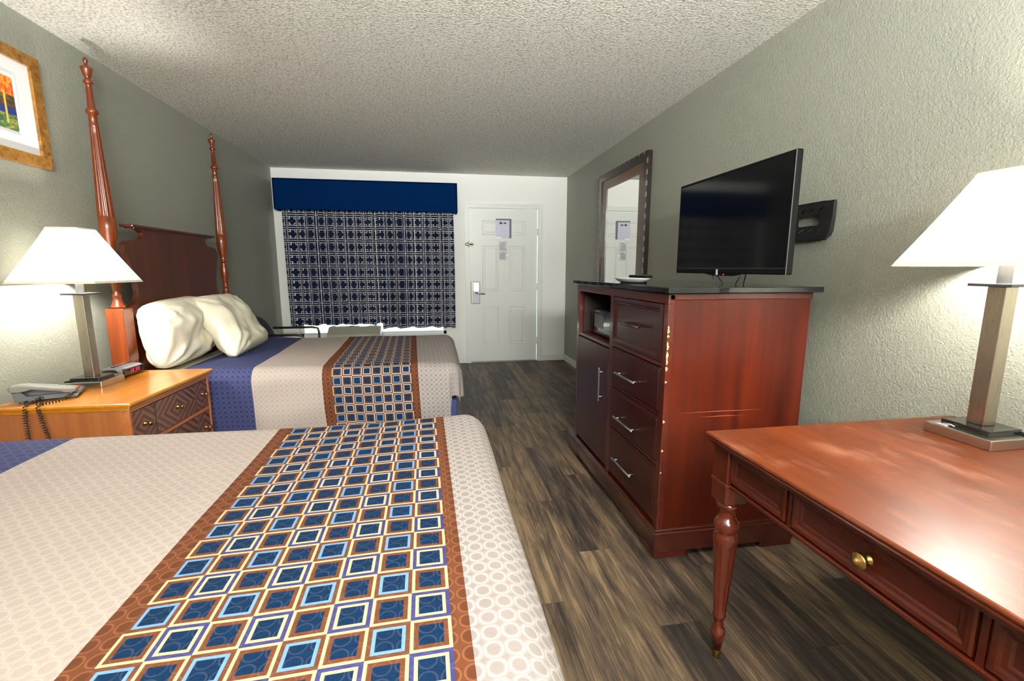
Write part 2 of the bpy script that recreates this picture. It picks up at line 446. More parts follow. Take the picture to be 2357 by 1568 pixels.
        d = Vector((sign, 0, 0)) if axis == 'x' else Vector((0, sign, 0))
        bm.faces.ensure_lookup_table()
        if bm.faces[-1].normal.dot(d) < 0: bmesh.ops.reverse_faces(bm, faces=bm.faces[:])
        return s.bm_add(bm)
    def build(s, name, mat, parent=None, off=None, world=False):
        """off: subtract this (object origin). world=True: verts are world coords and parent is an unrotated empty"""
        if world and parent is not None:
            r = parent
            while r.parent: r = r.parent
            off = r.location
        o3 = Vector(off) if off is not None else Vector((0, 0, 0))
        me = bpy.data.meshes.new(name)
        me.from_pydata([tuple(Vector(v) - o3) for v in s.v], [], s.f); me.validate()
        if len(me.polygons) == len(s.sm):
            me.polygons.foreach_set('use_smooth', s.sm)
        if s.uv:
            l = me.uv_layers.new(name='UVMap')
            for lp in me.loops: l.data[lp.index].uv = s.uv.get(lp.vertex_index, (0, 0))
        me.update()
        me.materials.append(M[mat] if isinstance(mat, str) else mat)
        o = bpy.data.objects.new(name, me); COL.objects.link(o)
        if parent is not None: o.parent = parent
        elif off is not None: o.location = o3
        return o

def tag(o, label, cat, group=None, kind=None):
    o['label'] = label; o['category'] = cat
    if group: o['group'] = group
    if kind: o['kind'] = kind
    return o
def thing(name, label, cat, loc=(0, 0, 0), rz=0, group=None):
    o = bpy.data.objects.new(name, None); COL.objects.link(o)
    o.empty_display_size = .1; o.location = loc; o.rotation_euler = (0, 0, rz)
    return tag(o, label, cat, group)
def struct(o, label=None, cat=None):
    o['kind'] = 'structure'
    if label: o['label'] = label; o['category'] = cat
    return o
def copy_tree(o, parent=None):
    kids = list(o.children)
    c = o.copy(); COL.objects.link(c)
    if parent is not None: c.parent = parent
    for k in kids: copy_tree(k, c)
    return c
def curve_plate(outline, holes, depth, xf):
    """flat plate with holes; outline/holes are 2D loops, xf maps local xyz to world"""
    cu = bpy.data.curves.new('plate_outline', 'CURVE'); cu.dimensions = '2D'; cu.fill_mode = 'BOTH'; cu.extrude = depth / 2; cu.bevel_depth = 0
    for loop in [outline] + holes:
        sp = cu.splines.new('POLY'); sp.points.add(len(loop) - 1)
        for p, q in zip(sp.points, loop): p.co = (q[0], q[1], 0, 1)
        sp.use_cyclic_u = True
    tmp = bpy.data.objects.new('plate_outline', cu); COL.objects.link(tmp)
    dg = bpy.context.evaluated_depsgraph_get()
    me = bpy.data.meshes.new_from_object(tmp.evaluated_get(dg))
    mb = MB(); mb.add([xf(v.co) for v in me.vertices], [list(p.vertices) for p in me.polygons])
    bpy.data.objects.remove(tmp); bpy.data.curves.remove(cu); bpy.data.meshes.remove(me)
    return mb

# ------------------------------------------------------------------ room shell
struct(MB().box(XL - .1, XR + .1, YB - .1, YF + .15, -.08, 0).build('floor', 'floor'), 'dark rustic wood plank floor running towards the entrance door', 'floor')
struct(MB().box(XL - .1, XR + .1, YB - .1, YF + .15, ZC, ZC + .1).build('ceiling', 'ceiling'), 'white popcorn textured ceiling over the whole room', 'ceiling')
struct(MB().box(XL - .1, XL, YB - .1, YF + .15, 0, ZC).build('wall_left', 'wall_grey'), 'grey textured wall behind the bed headboards', 'wall')
struct(MB().box(XR, XR + .1, YB - .1, YF + .15, 0, ZC).build('wall_right', 'wall_grey'), 'grey textured wall behind the television and desk', 'wall')
struct(MB().box(XL, XR, YB - .1, YB, 0, ZC).build('wall_back', 'wall_grey'), 'grey wall at the end of the room behind the viewer', 'wall')
WX0, WX1, WZ0, WZ1 = -1.70, .14, .40, 1.98     # window opening
DX0, DX1, DZ = .452, 1.372, 2.035              # door opening
wf = MB()
T0, T1 = YF, YF + .12
wf.box(XL, WX0, T0, T1, 0, ZC); wf.box(WX0, WX1, T0, T1, 0, WZ0); wf.box(WX0, WX1, T0, T1, WZ1, ZC)
wf.box(WX1, DX0, T0, T1, 0, ZC); wf.box(DX0, DX1, T0, T1, DZ, ZC); wf.box(DX1, XR, T0, T1, 0, ZC)
struct(wf.build('wall_far', 'wall_white'), 'white end wall with the curtained window and entrance door', 'wall')
# window
wn = MB(); fr = .045
for (a, b, c, d) in ((WX0, WX0 + fr, WZ0, WZ1), (WX1 - fr, WX1, WZ0, WZ1), (WX0, WX1, WZ0, WZ0 + fr), (WX0, WX1, WZ1 - fr, WZ1), (-.80, -.76, WZ0, WZ1)):
    wn.box(a, b, YF + .05, YF + .10, c, d, .005)
w1 = struct(wn.build('window_1', 'trim'), 'white framed window behind the patterned curtains', 'window')
MB().box(WX0 + fr, -.80, YF + .072, YF + .076, WZ0 + fr, WZ1 - fr).build('pane', 'glass', w1)
MB().box(-.76, WX1 - fr, YF + .072, YF + .076, WZ0 + fr, WZ1 - fr).build('pane', 'glass', w1)
MB().box(WX0 - .04, WX1 + .04, YF - .012, YF + .06, WZ0 - .025, WZ0 + .003, .006).build('window_sill', 'trim', w1)
# door leaf with six raised panels
D0, D1 = .460, 1.364
dr = MB().box(D0, D1, YF + .02, YF + .06, .012, 2.027, .002)
def dpanel(x0, x1, z0, z1):
    dr.mould('y', YF + .0205, x0, x1, z0, z1, [(0, 0), (.004, .005), (.012, .005), (.018, -.0004 + .001), (.032, .001), (.042, .0045), (.050, .0045)])
for (x0, x1) in ((.622, .842), (.980, 1.202)):
    dpanel(x0, x1, 1.695, 1.888); dpanel(x0, x1, .955, 1.562); dpanel(x0, x1, .245, .757)
d1 = struct(dr.build('door_1', 'door'), 'white six panel entrance door in the end wall', 'door')
lp = MB().box(.468, .588, YF - .002, YF + .021, .80, 1.09, .004).build('lock_plate', 'lock_dark', d1)
MB().box(.497, .578, YF - .012, YF, .955, 1.078, .004).build('key_card_cover', 'chrome', lp)
MB().box(.497, .578, YF - .006, YF, .808, .948, .003).build('lower_lock_cover', 'paper', lp)
MB().tube([(.535, YF, .945), (.535, YF - .045, .945)], .011, 12).tube([(.535, YF - .045, .945), (.56, YF - .05, .943), (.62, YF - .046, .934), (.65, YF - .04, .93)], [.011, .010, .009, .007], 12).build('lever_handle', 'chrome', lp)
dg = MB()
dg.tube([(.405, YF - .034, 1.56), (.405, YF - .034, 1.585), (.445, YF - .036, 1.585)], .0045).tube([(.405, YF - .034, 1.56), (.445, YF - .036, 1.56)], .0045)
dg.box(.440, .452, YF - .042, YF + .0, 1.535, 1.61, .003)
dg.tube([(.445, YF - .036, 1.573), (.505, YF - .02, 1.573)], .006).box(.478, .502, YF - .002, YF + .021, 1.55, 1.60, .003)
dg.build('swing_bar_latch', 'bronze_handle', d1)
for z in (.28, 1.02, 1.74):
    MB().lathe([(z - .045, .007), (z + .045, .007)], D1 + .003, YF + .014, 10).build('hinge', 'trim', d1)
struct(MB().box(DX0, DX1, YF - .01, YF + .10, .0, .011, .003).build('trim_1', 'handle'), 'metal threshold strip under the entrance door', 'threshold')
tr = MB()
def casing(x0, x1, zt_, w_, ya, yb):
    tr.prism([(x0, 0), (x0 + w_, 0), (x0 + w_, zt_ - w_), (x0, zt_)], ya, yb, 'y')
    tr.prism([(x1 - w_, 0), (x1, 0), (x1, zt_), (x1 - w_, zt_ - w_)], ya, yb, 'y')
    tr.prism([(x0, zt_), (x0 + w_, zt_ - w_), (x1 - w_, zt_ - w_), (x1, zt_)], ya, yb, 'y')
casing(.395, 1.430, 2.095, .062, YF - .016, YF + .002)
casing(.395, 1.430, 2.095, .020, YF - .024, YF - .0155)
struct(tr.build('trim_2', 'trim'), 'white moulded casing around the entrance door', 'door frame')
def baseboard(name, x0, x1, y0, y1, label):
    b = MB().box(x0, x1, y0, y1, 0, .085, .003)
    struct(b.build(name, 'trim'), label, 'baseboard')
baseboard('baseboard_far', 1.432, XR - .014, YF - .014, YF, 'white baseboard right of the entrance door')
baseboard('baseboard_right', XR - .014, XR, YB, YF, 'white baseboard along the grey wall behind the television')
baseboard('baseboard_left', XL, XL + .014, YB, YF, 'white baseboard along the wall behind the beds')

# ------------------------------------------------------------------ curtains, valance, window unit
def curtain(x0, x1, ztop, zbot, yc, u_off, label, seed):
    full = 1.38; n = 150
    rnd = random.Random(seed)
    ph = [rnd.uniform(0, 6.28) for _ in range(4)]
    W = x1 - x0
    def fn(a, b):
        z = ztop + (zbot - ztop) * b
        amp = .020 + .010 * b + .008 * math.sin(a * 11 + ph[3])
        k = 2 * PI * a * W / .115
        y = yc + amp * math.sin(k + .8 * math.sin(a * 9 + ph[0])) + .010 * math.sin(k * .43 + ph[1]) * (.4 + b)
        xx = x0 + a * W + .012 * math.sin(k * 2 + ph[2]) * .5 + .006 * math.sin(b * 3 + ph[3])
        zz = z + (.008 * math.sin(k * .5 + ph[1]) if b > .99 else 0)
        return (xx, y, zz)
    o = MB().grid(fn, n, 24, True, lambda a, b: (u_off + a * W * full + .012 * math.sin(a * 23 + ph[0]) + .004 * math.sin(a * 67 + ph[1]), ztop + (zbot - ztop) * b)).build('curtain', 'curtain')
    return tag(o, label, 'curtain', 'patterned curtains over the window')
curtain(-1.775, -.625, 2.22, .564, YF - .095, 0.0, 'left navy curtain with white lattice print, behind the black chair', 3)
curtain(-.655, .245, 2.22, .515, YF - .150, .43, 'right navy curtain with white lattice print, next to the door', 5)
va = MB()
vx0, vx1, vy, vz0, vz1 = -1.825, .300, YF - .205, 1.945, 2.297
va.box(vx0, vx1, vy, vy + .02, vz0, vz1, .008).box(vx0, vx0 + .02, vy, YF, vz0, vz1, .006).box(vx1 - .02, vx1, vy, YF, vz0, vz1, .006).box(vx0, vx1, vy, YF, vz1 - .02, vz1, .006)
tag(va.build('window_valance', 'valance'), 'plain navy upholstered valance box above the patterned curtains', 'valance')
ac = thing('air_conditioner', 'beige grey wall air conditioner unit under the window curtains', 'air conditioner', (-1.0, YF, .06))
a = MB(); a.prism([(YF - .01, .10), (YF - .33, .10), (YF - .33, .47), (YF - .20, .548), (YF - .01, .548)], -1.30, -.68, 'x')
a.build('housing', 'ac', ac, world=True)
a = MB(); a.box(-1.31, -.67, YF - .335, YF - .01, .08, .10, .004)
for k in range(12): a.box(-1.27, -.71, YF - .337, YF - .328, .13 + k * .022, .14 + k * .022, .002)
a.build('grille', 'lgrey_plastic', ac, world=True)
a = MB(); a.box(-1.27, -.95, YF - .16, YF - .04, .545, .552, .002)
a.build('air_outlet', 'dgrey_plastic', ac, world=True)

# ------------------------------------------------------------------ black chair behind the far bed
ch = thing('arm_chair', 'black armchair with rounded back standing between the far bed and window', 'chair', (-1.42, 4.72, 0))
def back_fn(a, b):
    # a across (y), b up; a curved shell with a rounded top
    y = 4.44 + .56 * a; c = (a - .5) * 2
    top = .800 - .20 * (abs(c) ** 2.6)
    z = .44 + (top - .44) * b
    return (-1.69 + .07 * c * c + (-.06) * (b - .3), y, z)
bk = MB().grid(back_fn, 24, 14)
o = bk.build('backrest', 'chair_black', ch, world=True)
md = o.modifiers.new('thickness', 'SOLIDIFY'); md.thickness = .03; md.offset = 0
bv = o.modifiers.new('soft_edge', 'BEVEL'); bv.width = .008; bv.segments = 2
s = MB().box(-1.68, -1.20, 4.47, 4.97, .40, .47, .03, seg=3); s.build('seat', 'chair_black', ch, world=True)
for yy in (4.43, 5.01):
    s = MB(); s.tube([(-1.66, yy, .655), (-1.28, yy, .655), (-1.225, yy, .645), (-1.215, yy, .60), (-1.215, yy, .012)], .012, 10)
    s.build('armrest', 'black_metal', ch, world=True)
    s = MB(); s.tube([(-1.70, yy, .665), (-1.70, yy, .012)], .012, 10); s.build('leg', 'black_metal', ch, world=True)
    s = MB(); s.tube([(-1.70, yy, .40), (-1.215, yy, .40)], .010, 8); s.build('side_rail', 'black_metal', ch, world=True)

# ------------------------------------------------------------------ beds
POST = [(1.04, .033), (1.052, .034), (1.058, .031), (1.075, .024), (1.10, .0185), (1.108, .023), (1.118, .023), (1.124, .0185), (1.14, .019), (1.18, .0255), (1.225, .029), (1.265, .0265),
        (1.30, .020), (1.312, .019), (1.316, .024), (1.326, .024), (1.332, .019), (1.36, .023), (1.42, .034), (1.48, .0385), (1.535, .0385), (1.536, .037), (1.545, .038)]
POST += [(1.545 + .455 * k / 12, .038 - .018 * k / 12) for k in range(1, 13)]
POST += [(2.006, .0215), (2.015, .019), (2.065, .0185), (2.072, .026), (2.082, .0275), (2.092, .024), (2.098, .017), (2.20, .0135), (2.212, .013), (2.220, .020), (2.230, .021), (2.238, .015), (2.246, .012),
         (2.255, .016), (2.27, .021), (2.284, .024), (2.296, .027), (2.300, .022), (2.306, .010), (2.316, .007), (2.326, .011), (2.336, .011), (2.346, .006), (2.350, .001)]
HB = [(2.93, .40), (2.935, 1.035), (2.98, 1.037), (3.019, 1.047), (3.052, 1.068), (3.070, 1.10), (3.076, 1.13), (3.072, 1.17), (3.055, 1.23), (3.028, 1.31), (3.008, 1.345), (3.000, 1.372), (3.008, 1.398),
      (3.030, 1.417), (3.060, 1.427), (3.11, 1.431), (3.150, 1.434), (3.180, 1.444), (3.194, 1.460), (3.188, 1.478), (3.165, 1.490), (3.124, 1.497)]
PX = -1.765
def make_bed(yc, zt, label):
    """yc: centre across the room, zt: mattress top. headboard coordinates were taken with centre 3.578"""
    dy = yc - 3.578
    b = thing('bed', label, 'bed', (-.85, yc, 0))
    for ypost in (2.899, 4.269):
        m = MB().box(PX - .045, PX + .045, ypost - .045 + dy, ypost + .045 + dy, 0, 1.04, .004)
        p = m.build('bed_post', 'bed_wood_z', b, world=True)
        m = MB().lathe(POST, PX, ypost + dy, 48, (1.545, 2.0, 12, .16)); m.build('turned_finial', 'bed_wood_z', p, world=True)
    half = [(y + dy, z) for y, z in HB]
    poly = half + [(2 * yc - y, z) for y, z in reversed(half)]
    MB().prism(poly, PX - .022, PX + .010, 'x').build('headboard', 'bed_wood', b, world=True)
    m = MB().box(PX - .045, PX + .028, 3.065 + dy, 4.091 + dy, 1.503, 1.519, .004).box(PX - .035, PX + .018, 3.095 + dy, 4.061 + dy, 1.495, 1.504, .003)
    m.build('cap_rail', 'bed_rail', b, world=True)
    hw = .665
    m = MB().box(-1.72, .12, yc - hw, yc + hw, zt - .235, zt - .02, .05, seg=4); m.build('mattress', 'sheet', b, world=True)
    m = MB().box(-1.72, .125, yc - hw - .01, yc + hw + .01, zt - .42, zt - .238, .02); m.build('box_spring', 'navy_skirt', b, world=True)
    for yy in (yc - hw - .015, yc + hw - .015): MB().box(-1.72, .10, yy, yy + .03, .10, zt - .41, .004).build('side_rail', 'bed_rail', b, world=True)
    m = MB().box(.095, .135, yc - hw - .02, yc + hw + .02, .10, zt - .375, .006); m.build('foot_rail', 'bed_rail', b, world=True)
    for yy in (yc - hw + .03, yc + hw - .08):
        MB().box(.07, .12, yy, yy + .05, 0, .13, .004).build('foot_leg', 'bed_rail', b, world=True)
    return b
FAR_Y, FAR_Z = 3.578, .655
NEAR_Y, NEAR_Z = 1.035, .70
make_bed(FAR_Y, FAR_Z, 'cherry wood bed with tall turned posts, beyond the nightstand')
make_bed(NEAR_Y, NEAR_Z, 'cherry wood bed nearest the viewer, under the foreground bedspread')

def make_spread(label, yc, zt, xh, xf, sd, fd, mat, seed, bulge):
    W = .70; r = .085; L = xf - xh
    S = L + fd; N1, N2 = 150, 170
    half = W - r + PI * r / 2 + (sd - r)     # arc half width
    def prof(d):
        if d <= 0: return d, 0.0
        if d < PI * r / 2: return r * math.sin(d / r), r * (1 - math.cos(d / r))
        return r, r + (d - PI * r / 2)
    smax = L - r + PI * r / 2 + (fd - r)
    def st(a, b): return a * smax, (b * 2 - 1) * half
    def fn(a, b):
        s, t = st(a, b)
        ds, at = s - (L - r), abs(t); dt = at - (W - r); sg = 1 if t > 0 else -1
        nz = noise.noise(Vector((s * 2.2 + seed, t * 2.2, seed))) ; n2 = noise.noise(Vector((s * 6 + seed, t * 6, 3 + seed)))
        if ds > 0 and dt > 0:
            rho = (ds ** 6 + dt ** 6) ** (1 / 6.0); ang = math.atan2(dt, ds)
            p, dr = prof(rho)
            k = 1 + .10 * math.sin(ang * 9) * min(1, dr / .3) + .12 * min(1, dr / .4)
            x = xh + L - r + p * math.cos(ang) * k; y = yc + sg * (W - r + p * math.sin(ang) * k); drop = dr
        elif ds > 0:
            p, drop = prof(ds); x = xh + L - r + p + .05 * drop + .004 * math.sin(t * 9 + seed) * min(1, drop / .2) * 1.0; y = yc + t
        elif dt > 0:
            p, drop = prof(dt)
            fold = .010 * math.sin(s * 11 + seed + 3 * nz) + .018 * nz + .008 * math.sin(s * 9 + at * 14 + seed)
            x = xh + s; y = yc + sg * (W - r + p + (.012 + fold) * min(1, drop / .25) + .02 * drop)
        else:
            x, y, drop = xh + s, yc + t, 0.0
        top = max(0.0, 1 - drop / .1)
        z = zt - drop + top * (.006 * nz + .0025 * n2 + bulge(x, y))
        return (x, y, z)
    def uvf(a, b):
        s, t = st(a, b); return (xh + s, t)
    def keep(a, b):
        s, t = st(a, b); ds, dt = s - (L - r), abs(t) - (W - r)
        return not (dt > .26 and ds > .05 - (dt - .26) * .30)
    o = MB().grid(fn, N1, N2, True, uvf, keep).build('bedspread', mat)
    md = o.modifiers.new('thickness', 'SOLIDIFY'); md.thickness = .004; md.offset = -1
    return tag(o, label, 'bedspread', 'printed bedspreads')
def bulge_near(x, y):
    f = max(0, min(1, (x + .7) / .8))
    return .014 * f * f - .008 * math.exp(-((x + .55) / .35) ** 2)
def bulge_far(x, y):
    return .012 * math.exp(-((x + 1.35) / .2) ** 2)
SM_FAR = spread_mat('bedspread_print_far', -1.105, -.705, -.648, -.170, -.125, .045, -.60)
SM_NEAR = spread_mat('bedspread_print_near', -1.195, -.557, -.514, -.010, .018, .022, .60)
make_spread('navy, tan and brown squares bedspread on the far bed with pillows', FAR_Y, FAR_Z + .003, -1.50, .160, .50, .235, SM_FAR, 1.3, bulge_far)
make_spread('large tan bedspread with blue and brown squares filling the foreground', NEAR_Y, NEAR_Z + .003, -1.50, .178, .55, .55, SM_NEAR, 4.1, bulge_near)

# ------------------------------------------------------------------ pillows
def pillow(label, w, h, th, mtx, seed, pinch=.0, rnd=.06):
    def side(sg):
        def fn(a, b):
            u, v = a * 2 - 1, b * 2 - 1
            # outline: slightly concave edges, pointed corners
            rc = 1 - rnd * (abs(u) ** 3) * (abs(v) ** 3)
            ou = u * (w / 2) * (1 - .045 * (1 - abs(v) ** 2.0) * abs(u) ** 3) * rc
            ov = v * (h / 2) * (1 - .05 * (1 - abs(u) ** 2.0) * abs(v) ** 3) * rc
            e = max(0.0, (1 - abs(u) ** 3.2)) ** .5 * max(0.0, (1 - abs(v) ** 3.2)) ** .5
            ed = 1 - max(abs(u), abs(v))
            n1 = noise.noise(Vector((u * 1.6 + seed, v * 1.6, seed)))
            # wrinkles radiating from corners and along edges
            wr = 0
            for cx in (-1, 1):
                for cy in (-1, 1):
                    dx, dy = u - cx, v - cy; rr = math.hypot(dx, dy); an = math.atan2(dy, dx)
                    wr += math.sin(an * 13 + seed + cx) * math.exp(-rr * 1.7) * .020
            wr += noise.noise(Vector((u * 5 + seed, v * 3.2, 1.7 + seed))) * .012
            z = sg * (th / 2) * e * (1 + .22 * n1) + sg * wr * min(1, ed * 5)
            z += pinch * math.exp(-((u + .75) / .35) ** 2) * (1 - abs(v))
            return mtx @ Vector((ou, ov, z))
        return fn
    mb = MB().grid(side(1), 56, 44).grid(side(-1), 56, 44)
    # weld the two halves
    bm = bmesh.new(); vs = [bm.verts.new(v) for v in mb.v]
    for f in mb.f: bm.faces.new([vs[i] for i in f])
    bmesh.ops.remove_doubles(bm, verts=bm.verts[:], dist=.0006)
    bmesh.ops.recalc_face_normals(bm, faces=bm.faces[:])
    m2 = MB(); m2.bm_add(bm, True)
    o = m2.build('pillow', 'sheet', None)
    return tag(o, label, 'pillow', 'cream pillows on the far bed')
def pmat(loc, tilt, yaw, roll=0):
    # local x -> +y world, local y -> up, local z -> +x (towards the room)
    base = Matrix(((0, 0, 1), (1, 0, 0), (0, 1, 0))).to_4x4()
    return Matrix.Translation(loc) @ Matrix.Rotation(yaw, 4, 'Z') @ Matrix.Rotation(tilt, 4, 'Y') @ base @ Matrix.Rotation(roll, 4, 'Z')
pillow('cream pillow standing against headboard, on the nightstand side', .66, .43, .25, pmat((-1.625, 3.215, .872), -.09, 0.03, .02), 2.0, 0, .13)
pillow('plump cream pillow leaning in front, on the window side of the headboard', .78, .50, .22, pmat((-1.495, 3.640, .862), -.60, .08, -.02), 6.0, .03)

# ------------------------------------------------------------------ nightstand
NSX, NSY, NSR, NZ = -1.290, 2.479, math.radians(-1.6), .690
ns = thing('nightstand', 'honey wood nightstand with diamond marquetry drawers, between the two beds', 'nightstand', (NSX, NSY, 0), NSR)
hw = .356; dp = .535
t = MB()
t.box(-dp, 0, -hw, hw, NZ - .016, NZ, .006).box(-dp + .004, -.010, -hw + .010, hw - .010, NZ - .026, NZ - .015, .005).box(-dp + .006, -.018, -hw + .018, hw - .018, NZ - .036, NZ - .025, .004)
t.build('top', 'ns_top', ns)
t = MB().box(-dp + .01, -.055, -hw + .025, -hw + .045, .05, NZ - .036, .003).box(-dp + .01, -.055, hw - .045, hw - .025, .05, NZ - .036, .003)
t.box(-dp + .005, -dp + .015, -hw + .025, hw - .025, .05, NZ - .036).box(-dp + .01, -.05, -hw + .03, hw - .03, .05, .07)
t.build('side_panels', 'ns_side', ns)
t = MB()
for y in (-hw + .022, hw - .038): t.box(-.056, -.022, y, y + .016, 0, NZ - .036, .003)
for z in (.040, .252, .460, NZ - .050): t.box(-.052, -.024, -hw + .022, hw - .022, z, z + .018, .002)
t.box(-dp + .01, -.03, -hw + .03, -hw + .06, 0, .05).box(-dp + .01, -.03, hw - .06, hw - .03, 0, .05)
t.build('front_frame', 'ns_rail', ns)
cols = [(-hw + .040, -.158), (-.152, .190), (.196, hw - .040)]
for (z0, z1) in ((.480, .638), (.272, .458), (.060, .250)):
    for (y0, y1) in cols:
        d = MB(); d.box(-.30, -.032, y0, y1, z0, z1, 0)
        x = -.026; o = len(d.v)
        d.add([(x, y0 + .002, z0 + .002), (x, y1 - .002, z0 + .002), (x, y1 - .002, z1 - .002), (x, y0 + .002, z1 - .002)], [(0, 1, 2, 3)])
        b0 = [(-.032, y0, z0), (-.032, y1, z0), (-.032, y1, z1), (-.032, y0, z1)]
        asp = (y1 - y0) / (z1 - z0) * .75
        for k, q in enumerate(((-1, -1), (1, -1), (1, 1), (-1, 1))): d.uv[o + k] = (q[0] * asp, q[1])
        d.add([(x, y0 + .002, z0 + .002), (x, y1 - .002, z0 + .002), (x, y1 - .002, z1 - .002), (x, y0 + .002, z1 - .002)] + b0, [(0, 4, 5, 1), (1, 5, 6, 2), (2, 6, 7, 3), (3, 7, 4, 0)])
        do = d.build('drawer', 'marq', ns)
        kb = MB().lathe([(0, .010), (.004, .011), (.006, .006), (.016, .005), (.020, .010), (.026, .013), (.030, .012), (.033, .004)], 0, 0, 14,
                        mat=Matrix.Translation((-.026, (y0 + y1) / 2, (z0 + z1) / 2 + .005)) @ Matrix.Rotation(PI / 2, 4, 'Y'))
        kb.build('knob', 'brass', do)

# ------------------------------------------------------------------ lamps (two of the same kind)
def make_lamp(label, loc):
    L = thing('table_lamp', label, 'lamp', loc, 0, 'square coolie table lamps')
    MB().box(-.084, .084, -.088, .088, 0, .030, .0025).build('base', 'nickel', L)
    MB().box(-.058, .058, -.062, .062, .030, .046, .002).build('base_slab', 'black_gloss', L)
    MB().box(-.022, .022, -.022, .022, .046, .447, .002).build('column', 'nickel_dark', L)
    MB().box(-.052, .052, -.052, .052, .447, .4555, .0015).build('top_plate', 'black_metal', L)
    MB().lathe([(.4555, .016), (.54, .016), (.545, .012)], 0, 0, 16).build('socket_neck', 'white_plastic', L)
    bz = .612
    MB().lathe([(bz - .055, .012), (bz - .035, .016), (bz - .015, .028), (bz + .005, .031), (bz + .022, .025), (bz + .032, .010), (bz + .034, .001)], 0, 0, 16).build('bulb', 'bulb', L)
    zb, zt, sb, s_t = .506, .760, .179, .064
    # four-sided shade with rounded corners
    def ring(h, r, z):
        pts = []
        for (cx, cy, a0) in ((1, 1, 0), (-1, 1, 90), (-1, -1, 180), (1, -1, 270)):
            for k in range(4):
                a = math.radians(a0 + 30 * k); pts.append((cx * (h - r) + r * math.cos(a), cy * (h - r) + r * math.sin(a), z))
        return pts
    m = MB(); n = 8
    prof = []
    for i in range(n + 1):
        q = i / n
        h = sb + (s_t - sb) * q - .002 * math.sin(PI * q)
        prof.append(ring(h, .010, zb + (zt - zb) * q))
    vs = [p for r_ in prof for p in r_]; fs = []
    for i in range(n):
        for k in range(16):
            k2 = (k + 1) % 16; fs.append((i * 16 + k, i * 16 + k2, (i + 1) * 16 + k2, (i + 1) * 16 + k))
    m.add(vs, fs, False); sh = m.build('lamp_shade', 'shade', L)
    def band(h, z0, z1, r):
        m = MB(); a, b = ring(h + .0015, r, z0), ring(h + .0015 - (z1 - z0) * .5, r, z1); m.add(a + b, [(k, (k + 1) % 16, 16 + (k + 1) % 16, 16 + k) for k in range(16)])
        m.build('shade_trim', 'shade_trim', sh)
    band(sb, zb - .002, zb + .009, .010); band(s_t + .003, zt - .006, zt + .001, .008)
    # harp spider holding the shade
    m = MB()
    m.tube([(-s_t, 0, zt - .004), (s_t, 0, zt - .004)], .002, 6).tube([(0, -s_t, zt - .004), (0, s_t, zt - .004)], .002, 6)
    m.tube([(.0, .0, .54), (.045, 0, .58), (.048, 0, .66), (.012, 0, .745), (0, 0, zt - .002)], .0018, 6)
    m.build('harp', 'nickel', L)
    o = MB().box(.050, .076, -.076, -.044, .030, .034, .001).box(.055, .060, -.070, -.050, .034, .0352).box(.066, .071, -.070, -.050, .034, .0352); o.build('outlet_insert', 'black_plastic', L)
    MB().box(-.078, -.062, .034, .060, .030, .033, .001).tube([(-.066, .05, .033), (-.066, .03, .037), (-.062, .02, .033)], .002, 6).build('switch', 'lgrey_plastic', L)
    return L
lampB = make_lamp('lit square lamp with brushed metal column on the wooden desk', (1.573, 1.038, .765))
lampA = copy_tree(lampB); lampA.location = (-1.690, 2.522, NZ)
lampA['label'] = 'lit square lamp with brushed metal column on the nightstand'
lampA.rotation_euler = (0, 0, -PI / 2)

# ------------------------------------------------------------------ telephone
ph = thing('telephone', 'grey desk telephone with coiled black cord at the nightstand corner', 'telephone', (-1.715, 2.300, NZ), math.radians(25))
b = MB(); b.prism([(-.10, .010), (.10, .006), (.105, .018), (.06, .030), (-.09, .062), (-.105, .050)], -.022, .075, 'y')
b.prism([(-.098, .012), (.098, .007), (.102, .018), (.075, .024), (-.062, .030), (-.075, .048), (-.103, .048)], -.076, -.0225, 'y')
for (x, y) in ((-.08, -.06), (.08, -.06), (-.08, .06), (.08, .06)): b.lathe([(0, .010), (.012, .010)], x, y, 10)
b.build('base', 'dgrey_plastic', ph)
kp = MB(); kp.prism([(-.085, .0605), (.058, .0310), (.100, .0200), (.101, .0225), (.060, .0335), (-.085, .0635)], -.018, .068, 'y'); kpo = kp.build('keypad', 'silver_plastic', ph)
for i in range(4):
    for j in range(3):
        x = -.03 + i * .022; y = .0 + j * .018; z = .0635 - (x + .085) * .207
        MB().box(x - .007, x + .007, y - .006, y + .006, z - .002, z + .003, .001).build('key', 'lgrey_plastic', kpo)
MB().box(.062, .092, .0, .045, .026, .034, .002).build('message_light', 'red_plastic', kpo)
hs = MB()
hp = [(-.115, .068), (-.108, .078), (-.08, .082), (-.05, .078), (.0, .066), (.05, .054), (.085, .050), (.098, .044), (.095, .030), (.080, .024), (.055, .028), (.045, .036), (.0, .046), (-.045, .056), (-.06, .052), (-.085, .048), (-.108, .050)]
hs.prism(hp, -.078, -.030, 'y')
h = hs.build('handset', 'grey_plastic', ph); bv = h.modifiers.new('soft_edge', 'BEVEL'); bv.width = .008; bv.segments = 3
def coil(path, turns, r, wr):
    P = [Vector(p) for p in path]; seg = [(P[i + 1] - P[i]).length for i in range(len(P) - 1)]; tot = sum(seg)
    def at(d):
        for i, s_ in enumerate(seg):
            if d <= s_ or i == len(seg) - 1: return P[i] + (P[i + 1] - P[i]) * (d / s_), (P[i + 1] - P[i]).normalized()
            d -= s_
    pts = []; n = turns * 9
    for k in range(n + 1):
        c, tn = at(tot * k / n * .9999)
        up = Vector((0, 0, 1)) if abs(tn.z) < .8 else Vector((1, 0, 0))
        a = tn.cross(up).normalized(); b_ = tn.cross(a)
        g = 2 * PI * k / 9
        pts.append(c + a * r * math.cos(g) + b_ * r * math.sin(g))
    return MB().tube(pts, wr, 5)
